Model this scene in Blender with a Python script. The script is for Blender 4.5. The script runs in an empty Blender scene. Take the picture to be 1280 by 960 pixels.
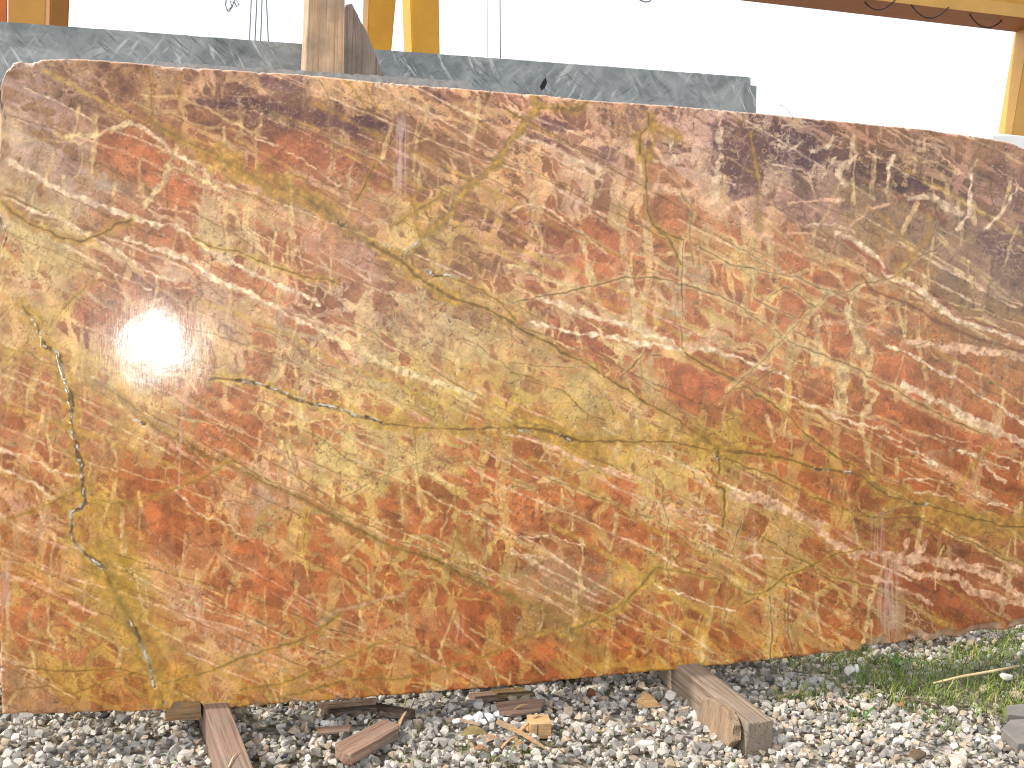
import bpy, bmesh, math, random
import numpy as np
from mathutils import Vector, Matrix

# ------------------------------------------------------------------ camera
FPX = 1370.0                                   # focal length in pixels of the 1280 x 960 photograph
def cray(x, y): return np.array([(x-640)/FPX, (480-y)/FPX, -1.0])
_n = cray(190, 440); _n /= np.linalg.norm(_n)  # the slab's face is square to this ray (the flash mirrors itself there)
DIST, LEAN, ZB = 2.80, math.radians(5.0), 0.088
_P = lambda x, y: cray(x, y)/np.dot(cray(x, y), _n)*DIST
_et = _P(1220, 170)-_P(130, 73); _eb = _P(1165, 803)-_P(60, 891)
_e = _et/np.linalg.norm(_et)+_eb/np.linalg.norm(_eb); _e -= _n*np.dot(_e, _n); _e /= np.linalg.norm(_e)
_up = np.cross(_e, _n); _up *= np.sign(_up[1])
_w = _up*math.cos(LEAN)-_n*math.sin(LEAN)
_y = np.cross(_w, _e)
ROT = np.array([_e, _y, _w])                   # camera to world: X along the slab, Y away, Z up
_b = ROT @ _P(400, 868)
CAMZ = ZB-_b[2]
CAM = np.array([0, 0, CAMZ])
def wray(x, y): return ROT @ cray(x, y)
def on_z(x, y, z=0.0):                         # point at height z under a pixel
    d = wray(x, y); return CAM+d*((z-CAMZ)/d[2])
def on_y(x, y, Y):                             # point on the upright plane at distance Y
    d = wray(x, y); return CAM+d*(Y/d[1])
NW = ROT @ _n                                  # slab normal, pointing away from the camera
def on_face(x, y, off=0.0):
    d = wray(x, y); return CAM+d*((DIST+off)/np.dot(d, NW))

scene = bpy.context.scene
cd = bpy.data.cameras.new('camera'); cam = bpy.data.objects.new('camera', cd); scene.collection.objects.link(cam)
cd.sensor_width = 36.0; cd.lens = 36.0*FPX/1280.0; cd.clip_start = .05; cd.clip_end = 3000
M = Matrix.Identity(4)
for i in range(3):
    for j in range(3): M[i][j] = ROT[i][j]
    M[i][3] = CAM[i]
cam.matrix_world = M
scene.camera = cam

# ------------------------------------------------------------------ light
SUN_DIR = Vector((-0.80, 0.13, 0.86)).normalized()     # towards the sun: from the left, just behind the slab's plane
world = bpy.data.worlds.new('World'); scene.world = world; world.use_nodes = True
nt = world.node_tree; bg = nt.nodes['Background']
sky = nt.nodes.new('ShaderNodeTexSky'); sky.sky_type = 'NISHITA'; sky.sun_disc = False
sky.sun_elevation = math.asin(SUN_DIR.z); sky.sun_rotation = math.atan2(SUN_DIR.x, SUN_DIR.y)
sky.dust_density = 1.6; sky.air_density = 1.0; sky.ozone_density = 1.0
hs = nt.nodes.new('ShaderNodeHueSaturation'); hs.inputs['Saturation'].default_value = .35   # thin bright haze: almost white sky
nt.links.new(sky.outputs[0], hs.inputs['Color']); nt.links.new(hs.outputs[0], bg.inputs[0]); bg.inputs[1].default_value = .15
sd = bpy.data.lights.new('sun', 'SUN'); sd.energy = 2.0; sd.angle = math.radians(1.2); sd.color = (1, .95, .87)
sun = bpy.data.objects.new('sun', sd); scene.collection.objects.link(sun)
sun.rotation_euler = (-SUN_DIR).to_track_quat('-Z', 'Y').to_euler()
# the camera's own flash: its burst is mirrored in the polished face at the left
fd = bpy.data.lights.new('camera_flash', 'POINT'); fd.energy = 38; fd.shadow_soft_size = .022; fd.color = (1, .97, .93)
fl = bpy.data.objects.new('camera_flash', fd); scene.collection.objects.link(fl)
fl.location = Vector(CAM)+Vector(ROT @ np.array([.03, .05, .0]))
scene.cycles.filter_width = 1.1
vs = scene.view_settings; vs.view_transform = 'Standard'; vs.look = 'None'; vs.gamma = 1; vs.exposure = 1.12; vs.use_curve_mapping = False

# ------------------------------------------------------------------ helpers
rng = random.Random(4); nrg = np.random.RandomState(4)
def tag(o, label=None, cat=None, group=None, kind=None):
    for k, v in (('label', label), ('category', cat), ('group', group), ('kind', kind)):
        if v: o[k] = v
    return o
def link(name, me, mat=None, parent=None):
    o = bpy.data.objects.new(name, me); scene.collection.objects.link(o)
    if mat and me: me.materials.append(mat)
    if parent: o.parent = parent
    return o
def empty(name, loc=(0, 0, 0)):
    o = link(name, None); o.location = loc; o.empty_display_size = .1; return o
def fin(bm, name, mat, parent=None, smooth=False, off=None):
    bmesh.ops.recalc_face_normals(bm, faces=bm.faces[:])
    if off is not None: bmesh.ops.translate(bm, verts=bm.verts[:], vec=-Vector(off))
    if smooth:
        for f in bm.faces: f.smooth = True
    me = bpy.data.meshes.new(name); bm.to_mesh(me); bm.free()
    o = link(name, me, mat, parent)
    if off is not None and parent is None: o.location = off
    return o
def srgb(r, g, b):
    f = lambda c: (c/255/12.92 if c/255 <= .04045 else ((c/255+.055)/1.055)**2.4)
    return (f(r), f(g), f(b), 1)

class Mat:
    def __init__(s, name):
        s.m = bpy.data.materials.new(name); s.m.use_nodes = True; s.t = s.m.node_tree
        s.b = s.t.nodes['Principled BSDF']
    def n(s, typ, **kw):
        nd = s.t.nodes.new(typ)
        for k, v in kw.items():
            if k in nd.inputs: nd.inputs[k].default_value = v
            else: setattr(nd, k, v)
        return nd
    def l(s, a, b): s.t.links.new(a, b)
    def coord(s, scale=(1, 1, 1), which='Object', rot=(0, 0, 0)):
        tc = s.n('ShaderNodeTexCoord'); mp = s.n('ShaderNodeMapping'); mp.inputs['Scale'].default_value = scale
        src = tc.outputs[which]
        if any(rot):                                   # turn first, then stretch
            m0 = s.n('ShaderNodeMapping'); m0.inputs['Rotation'].default_value = rot; s.l(src, m0.inputs[0]); src = m0.outputs[0]
        s.l(src, mp.inputs[0]); return mp.outputs[0]
    def noise(s, co, scale, detail=5, rough=.6, dist=0):
        nd = s.n('ShaderNodeTexNoise', Scale=scale, Detail=detail, Roughness=rough, Distortion=dist); s.l(co, nd.inputs['Vector']); return nd.outputs['Fac']
    def ramp(s, fac, stops, interp='LINEAR'):
        r = s.n('ShaderNodeValToRGB'); r.color_ramp.interpolation = interp
        el = r.color_ramp.elements
        while len(el) < len(stops): el.new(.5)
        for e, (p, c) in zip(el, stops): e.position = p; e.color = c
        s.l(fac, r.inputs[0]); return r.outputs[0]
    def mix(s, fac, a, b, mode='MIX'):
        m = s.n('ShaderNodeMix', data_type='RGBA', blend_type=mode)
        for sock, v in ((m.inputs[0], fac), (m.inputs[6], a), (m.inputs[7], b)):
            if hasattr(v, 'is_output'): s.l(v, sock)
            else: sock.default_value = v
        return m.outputs[2]
    def bump(s, h, strength=.3, dist=.01):
        b = s.n('ShaderNodeBump', Strength=strength, Distance=dist); s.l(h, b.inputs['Height']); s.l(b.outputs[0], s.b.inputs['Normal'])
    def color(s, c): s.l(c, s.b.inputs['Base Color'])
    def rough(s, v):
        if hasattr(v, 'is_output'): s.l(v, s.b.inputs['Roughness'])
        else: s.b.inputs['Roughness'].default_value = v
W1 = (1, 1, 1, 1); K1 = (0, 0, 0, 1)

def wood_mat(name, light, dark, axis=0, scale=1.0, grey=.3):
    m = Mat(name)
    sc = [38*scale]*3; sc[axis] = 2.2*scale
    co = m.coord(tuple(sc)); g = m.noise(co, 1.0, 6, .65, .6)
    c = m.ramp(g, [(.28, dark), (.5, tuple((a+b)/2 for a, b in zip(light, dark))), (.72, light)])
    co2 = m.coord((1, 1, 1)); st = m.noise(co2, 9*scale, 5, .65)
    c = m.mix(m.ramp(st, [(.42, K1), (.72, W1)]), c, srgb(126, 116, 104))
    d = m.noise(co2, 60, 4, .7); c = m.mix(m.ramp(d, [(.60, K1), (.75, (.7, .7, .7, 1))]), c, tuple(x*.6 for x in dark[:3])+(1,))
    sc3 = [150*scale]*3; sc3[axis] = 3.5*scale
    f = m.noise(m.coord(tuple(sc3)), 1, 3, .7)
    c = m.mix(m.ramp(f, [(.35, W1), (.5, K1)]), c, tuple(x*.72 for x in dark[:3])+(1,))
    m.color(c); m.rough(.85); m.b.inputs['Specular IOR Level'].default_value = .25
    m.bump(f, .4, .003)
    return m.m
def plain_mat(name, c, rough=.7, var=.25, scale=30, spec=.4, dirt=None):
    m = Mat(name); co = m.coord()
    n = m.noise(co, scale, 6, .65)
    col = m.mix(m.ramp(n, [(.3, K1), (.7, W1)]), tuple(x*(1-var) for x in c[:3])+(1,), tuple(min(1, x*(1+var)) for x in c[:3])+(1,))
    if dirt:
        d = m.noise(co, scale*.23, 6, .7); col = m.mix(m.ramp(d, [(.5, K1), (.72, W1)]), col, dirt)
    m.color(col); m.rough(rough); m.b.inputs['Specular IOR Level'].default_value = spec
    m.bump(n, .25, .004)
    return m.m
def attr_mat(name, attr, rough=.8, nscale=90, nvar=.35, spec=.3, bump=.4):
    m = Mat(name); a = m.n('ShaderNodeAttribute', attribute_name=attr); co = m.coord()
    n = m.noise(co, nscale, 6, .65)
    c = m.mix(1.0, a.outputs['Color'], m.ramp(n, [(.25, (1-nvar,)*3+(1,)), (.75, (1+nvar,)*3+(1,))]), 'MULTIPLY')
    m.color(c); m.rough(rough); m.b.inputs['Specular IOR Level'].default_value = spec; m.bump(n, bump, .004)
    return m.m
def mesh_np(name, v, f, mat, attr=None, col=None, smooth=False, corners=4):
    """a mesh straight from arrays; f is (n, corners)"""
    me = bpy.data.meshes.new(name); n = len(f)
    me.vertices.add(len(v)); me.vertices.foreach_set('co', np.ascontiguousarray(v, np.float32).ravel())
    me.loops.add(n*corners); me.loops.foreach_set('vertex_index', np.ascontiguousarray(f, np.int32).ravel())
    me.polygons.add(n); me.polygons.foreach_set('loop_start', np.arange(0, n*corners, corners, dtype=np.int32))
    me.polygons.foreach_set('use_smooth', np.full(n, smooth))
    if attr is not None:
        ca = me.color_attributes.new(attr, 'FLOAT_COLOR', 'POINT')
        ca.data.foreach_set('color', np.concatenate([col, np.ones((len(v), 1))], 1).astype(np.float32).ravel())
    me.update(calc_edges=True); me.materials.append(mat)
    return me
def tube(bm, pts, r, seg=8):
    """a round bar along points"""
    pts = [Vector(p) for p in pts]; rings = []
    for i, p in enumerate(pts):
        d = (pts[min(i+1, len(pts)-1)]-pts[max(i-1, 0)]).normalized()
        a = d.orthogonal().normalized() if i == 0 else (rings[-1][1]-d*rings[-1][1].dot(d)).normalized()
        b = d.cross(a); rr = r[i] if isinstance(r, (list, tuple)) else r
        rings.append(([bm.verts.new(p+a*math.cos(2*math.pi*k/seg)*rr+b*math.sin(2*math.pi*k/seg)*rr) for k in range(seg)], a))
    for (A, _), (B, _) in zip(rings[:-1], rings[1:]):
        for k in range(seg): bm.faces.new((A[k], A[(k+1) % seg], B[(k+1) % seg], B[k]))
    bm.faces.new(rings[0][0][::-1]); bm.faces.new(rings[-1][0])
def prism(bm, poly, ext, cuts=0):
    """polygon (3-D points) extruded by a vector"""
    a = [bm.verts.new(p) for p in poly]; b = [bm.verts.new(Vector(p)+Vector(ext)) for p in poly]
    bm.faces.new(a); bm.faces.new(b[::-1])
    for i in range(len(a)): bm.faces.new((a[i], b[i], b[(i+1) % len(a)], a[(i+1) % len(a)]))
def rough_up(bm, amt, seed, bev=.004, sub=0):
    r = random.Random(seed)
    if bev: bmesh.ops.bevel(bm, geom=bm.edges[:], offset=bev, segments=2, affect='EDGES', profile=.6)
    if sub: bmesh.ops.subdivide_edges(bm, edges=[e for e in bm.edges if e.calc_length() > .06], cuts=sub, use_grid_fill=True)
    for v in bm.verts: v.co += Vector((r.uniform(-1, 1), r.uniform(-1, 1), r.uniform(-1, 1)))*amt

ALB = 1.0
# --- stone pattern begin -------------------------------------------------
class Noise:
    def __init__(s, seed):
        s.t = np.random.RandomState(seed).rand(256, 256).astype(np.float32)
    def n(s, x, y):
        xi = np.floor(x).astype(np.int32); yi = np.floor(y).astype(np.int32)
        fx = (x - xi).astype(np.float32); fy = (y - yi).astype(np.float32)
        fx = fx*fx*fx*(fx*(fx*6-15)+10); fy = fy*fy*fy*(fy*(fy*6-15)+10)
        x0 = xi & 255; x1 = (xi+1) & 255; y0 = yi & 255; y1 = (yi+1) & 255
        t = s.t
        a = t[y0, x0]; b = t[y0, x1]; c = t[y1, x0]; d = t[y1, x1]
        return (a+(b-a)*fx)*(1-fy)+(c+(d-c)*fx)*fy
    def fbm(s, x, y, o=4, g=.5):
        r = 0; a = 1; tot = 0
        for i in range(o):
            r = r+a*s.n(x+i*17.3, y+i*9.1); tot += a; a *= g
            x, y = (x*1.62-y*1.18), (x*1.18+y*1.62)      # rotate each octave so the lattice never shows
        return r/tot

def sstep(a, b, x):
    t = np.clip((x-a)/(b-a), 0, 1); return t*t*(3-2*t)

def voronoi(x, y, seed, jit=.85):
    """distance to the nearest cell border and a random number per cell"""
    R = np.random.RandomState(seed)
    jx = (R.rand(128, 128).astype(np.float32)-.5)*jit+.5; jy = (R.rand(128, 128).astype(np.float32)-.5)*jit+.5
    idt = R.rand(128, 128).astype(np.float32)
    xi = np.floor(x).astype(np.int32); yi = np.floor(y).astype(np.int32)
    best = np.full(x.shape, 1e9, np.float32); bx = np.zeros_like(best); by = np.zeros_like(best); bid = np.zeros_like(best)
    pts = []
    for dy in (-1, 0, 1):
        for dx in (-1, 0, 1):
            cx = (xi+dx) & 127; cy = (yi+dy) & 127
            ox = (xi+dx+jx[cy, cx]-x).astype(np.float32); oy = (yi+dy+jy[cy, cx]-y).astype(np.float32)
            d = ox*ox+oy*oy; m = d < best
            best = np.where(m, d, best); bx = np.where(m, ox, bx); by = np.where(m, oy, by); bid = np.where(m, idt[cy, cx], bid)
            pts.append((ox, oy))
    e = np.full(x.shape, 1e9, np.float32)
    for ox, oy in pts:
        ddx = ox-bx; ddy = oy-by; l = np.sqrt(ddx*ddx+ddy*ddy)
        v = ((ox+bx)*ddx+(oy+by)*ddy)*.5/np.maximum(l, 1e-6)
        e = np.where(l > 1e-4, np.minimum(e, v), e)
    return e, bid

def C(*c): return np.array(c, np.float32)
CREAM = C(216,184,126); PALE = C(232,196,156); PEACH = C(218,166,126); OCHRE = C(186,138,52); BROWN = C(122,86,34)
OLIVE = C(146,112,50); YEL = C(198,156,62); RED = C(184,90,54); DRED = C(156,66,38); PURP = C(104,62,62); GREY = C(172,156,140)
LILAC = C(205,170,170); WHITE = C(236,226,214)
# zones of the stone: x, y, matrix colour, fragment colour, share of fragments
ZONES = [
(40,110,178,142,126,150,98,80,.45),(100,125,160,116,80,120,68,58,.7),(200,110,180,132,86,148,86,70,.55),(280,104,214,160,116,146,82,72,.45),
(340,105,150,100,90,122,72,72,.8),(405,112,226,172,112,170,110,80,.08),(300,138,130,88,60,92,54,52,.85),(390,143,140,94,64,92,52,52,.85),(460,152,160,110,76,100,58,54,.75),
(480,112,222,168,108,150,86,64,.2),(545,120,215,160,110,140,78,64,.4),(590,140,224,168,112,150,88,68,.2),(650,135,214,152,108,150,88,74,.4),(710,140,214,156,116,150,84,74,.5),(790,150,196,140,96,145,90,80,.5),
(865,165,206,158,130,130,80,80,.55),(910,210,215,182,158,110,64,64,.72),(975,185,190,152,128,92,54,58,.85),(1020,200,196,156,132,92,54,58,.78),
(1080,172,192,130,90,148,84,54,.65),(1110,215,200,152,112,106,60,42,.85),(1160,215,200,154,114,110,64,48,.7),(1230,185,176,122,90,160,98,72,.7),(1262,240,180,128,98,124,70,58,.75),
(1000,262,196,152,120,146,96,84,.65),(1040,290,196,146,104,150,100,80,.6),(1100,285,166,122,84,148,102,72,.85),(1180,305,160,118,90,140,98,80,.8),(1255,325,150,110,92,112,72,68,.8),
(40,175,190,160,130,164,106,84,.3),(25,230,186,154,110,160,96,70,.25),(90,180,176,138,110,150,94,76,.5),(150,200,200,150,110,186,94,60,.8),(130,238,186,150,130,172,122,106,.7),(240,235,208,160,108,186,90,60,.6),(215,165,200,150,90,160,86,56,.5),
(330,195,212,160,110,180,90,62,.78),(270,170,190,136,80,160,84,60,.55),(440,185,214,166,112,168,86,62,.6),(400,215,212,164,112,176,88,62,.65),(520,200,206,156,98,150,86,68,.55),(590,190,214,160,102,168,94,70,.4),(560,240,206,156,86,150,90,64,.35),(640,220,208,158,104,164,92,66,.4),
(700,200,216,168,124,166,92,72,.5),(770,215,214,170,128,154,92,78,.45),(820,240,216,164,116,192,104,68,.65),(870,245,220,168,120,176,104,78,.4),(940,255,216,166,118,150,92,76,.45),
(40,290,206,176,112,186,110,76,.12),(110,325,210,180,116,182,100,72,.3),(200,305,214,172,120,178,90,60,.6),(170,330,206,166,112,164,92,74,.55),(290,300,212,182,122,176,98,72,.35),(255,350,210,166,114,174,86,58,.65),(370,295,208,164,112,176,94,72,.5),(350,340,210,168,110,176,86,60,.6),
(430,270,200,148,124,190,120,98,.55),(440,310,200,148,128,176,104,86,.55),(500,290,206,166,92,158,94,66,.3),(530,315,206,166,84,170,110,60,.2),(580,300,200,150,96,146,86,66,.5),(590,340,206,164,96,146,86,62,.35),(650,300,206,150,98,160,82,58,.6),(650,350,206,156,100,160,84,60,.6),
(740,310,212,168,106,182,88,58,.65),(760,360,212,172,112,184,90,60,.6),(840,290,216,180,110,196,104,64,.45),(850,340,206,166,116,180,98,70,.4),(900,285,218,172,116,196,102,62,.55),(930,320,214,172,100,190,98,60,.5),(1010,320,210,162,98,190,94,56,.55),(1010,375,210,168,96,190,94,58,.55),(1070,370,206,156,90,186,92,54,.65),
(1150,340,176,124,76,160,94,58,.75),(1150,395,198,142,84,178,92,48,.75),(1220,370,170,124,90,146,98,70,.75),(1250,430,200,140,92,166,92,56,.7),
(50,400,204,164,92,180,104,70,.2),(50,350,206,166,100,178,96,66,.3),(110,395,204,160,104,164,86,68,.55),(200,430,206,160,104,182,104,74,.5),(300,400,210,170,118,178,90,64,.6),(290,450,208,170,112,172,92,68,.5),(400,385,204,156,114,162,88,70,.6),(380,440,204,168,114,174,94,72,.5),
(480,395,200,170,118,164,92,72,.35),(470,355,200,164,122,176,100,80,.45),(560,400,204,174,106,166,100,74,.25),(560,440,204,172,92,170,92,62,.25),(640,430,206,166,84,180,96,62,.35),(690,380,208,168,104,176,86,58,.6),(720,425,210,172,108,178,84,56,.6),(800,430,212,178,112,186,92,60,.4),(790,390,214,178,112,186,92,60,.45),
(870,395,212,176,112,186,94,62,.5),(900,440,212,168,106,186,88,56,.7),(960,420,212,168,96,190,92,56,.6),(1040,470,212,166,90,190,92,52,.6),(1010,430,210,166,90,190,94,54,.5),(1140,475,206,150,90,192,88,48,.9),(1090,430,200,150,96,186,92,58,.6),(1230,475,196,140,92,186,92,54,.75),
(40,500,194,146,78,176,88,60,.45),(130,480,198,156,80,184,106,64,.2),(100,540,196,146,76,176,88,58,.4),(200,500,202,160,90,186,100,62,.3),(270,520,202,158,94,184,90,58,.55),(330,530,206,162,98,184,94,64,.5),(400,550,214,182,106,188,100,66,.3),(420,480,208,172,104,178,96,68,.35),(500,560,212,178,102,180,96,66,.25),
(520,500,202,164,78,178,90,60,.35),(600,480,204,166,72,182,92,58,.2),(620,500,200,158,62,178,92,50,.2),(700,500,202,164,86,182,92,58,.25),(700,540,196,150,48,176,110,40,.05),(780,540,198,154,66,178,96,52,.2),(760,480,204,164,86,182,92,58,.35),(850,480,206,162,90,184,84,52,.75),(930,495,208,160,88,186,86,52,.75),(900,545,190,142,48,170,92,40,.25),(1000,520,206,162,84,184,88,50,.65),(1090,540,206,156,82,186,86,48,.75),(1200,545,204,148,92,186,80,44,.85),
(40,580,198,144,82,176,82,52,.5),(60,650,204,146,94,186,100,64,.35),(140,600,194,148,62,178,94,50,.25),(130,660,190,144,52,176,100,44,.1),(190,610,200,150,80,178,82,46,.7),(210,660,200,146,84,178,80,44,.75),(280,590,204,154,96,180,86,52,.6),(280,650,200,148,84,180,80,44,.6),(340,610,196,148,118,180,112,90,.45),(360,650,200,160,80,186,96,56,.3),
(430,590,212,180,98,184,100,62,.2),(470,630,208,172,90,190,96,56,.4),(540,600,208,172,92,184,92,58,.35),(600,640,204,164,86,182,84,48,.5),(560,660,206,164,80,182,84,46,.5),(660,590,204,160,86,184,90,54,.6),(700,625,206,168,92,186,90,52,.35),(760,650,206,164,86,184,86,48,.7),(670,650,202,148,84,180,84,48,.75),(830,620,208,174,98,184,90,54,.4),(860,575,206,170,86,178,92,52,.3),(920,610,206,166,84,182,86,48,.55),(880,650,204,160,84,180,88,50,.45),(1000,600,200,150,72,176,78,42,.75),(1080,580,204,150,76,180,80,42,.8),(1040,640,196,146,62,172,76,40,.6),(1130,650,184,136,48,164,84,40,.35),(1230,650,182,130,52,166,84,44,.4),(1120,610,196,142,60,178,76,40,.7),(1240,600,206,150,98,180,74,40,.92),(1180,590,206,150,90,184,82,46,.9),
(40,710,198,142,72,182,90,52,.45),(70,755,198,146,70,184,88,48,.5),(150,730,184,142,46,170,104,40,.03),(50,790,194,146,62,180,84,46,.3),(110,790,190,144,54,180,84,44,.12),(220,740,208,146,104,188,98,64,.45),(200,790,188,142,58,180,96,48,.1),(250,690,204,152,84,180,82,46,.7),(320,700,200,150,80,180,80,44,.65),(340,760,198,148,72,180,80,42,.6),(270,790,208,156,106,186,96,60,.45),
(430,710,204,160,78,184,84,46,.6),(430,770,204,152,88,184,86,50,.5),(520,730,200,156,72,182,82,44,.5),(530,780,194,142,74,178,78,42,.55),(610,700,200,160,80,180,84,46,.4),(610,770,194,146,62,176,76,38,.5),(700,720,180,132,82,164,92,60,.6),(700,775,168,122,58,156,84,44,.4),(780,720,200,156,72,178,86,46,.35),(820,770,194,144,64,178,80,42,.5),(850,690,204,162,84,182,84,46,.55),(870,740,198,152,70,176,90,52,.55),(940,700,200,158,78,178,88,50,.4),(940,760,200,152,72,182,86,46,.4),(1020,710,202,158,72,180,84,44,.3),(1020,760,200,154,74,182,84,44,.45),(1100,700,196,146,84,166,74,42,.6),(1110,760,196,150,110,164,84,60,.5),(1180,750,190,132,72,158,62,34,.9),(1150,680,180,126,66,146,60,36,.8),(1250,720,206,156,120,156,74,46,.5),(1250,770,186,124,76,158,64,36,.75),
(40,870,176,124,84,160,96,64,.4),(120,850,192,138,54,178,84,40,.3),(60,830,192,142,58,180,84,44,.15),(220,850,190,134,42,178,90,36,.12),(300,840,202,148,76,186,92,50,.25),(370,825,212,158,100,190,98,60,.35),(370,865,192,136,50,172,84,36,.45),(470,820,206,152,88,186,86,48,.4),(470,855,190,134,48,172,78,34,.5),(550,830,194,138,62,178,74,38,.6),(640,815,190,134,56,174,70,34,.75),(600,855,186,130,48,168,74,34,.6),(740,800,190,140,52,176,76,38,.5),(760,830,188,134,46,172,76,36,.4),(860,810,196,146,54,178,80,38,.4),(960,800,198,148,62,178,80,40,.4),(1060,785,200,148,70,176,76,38,.5),
]
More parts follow.
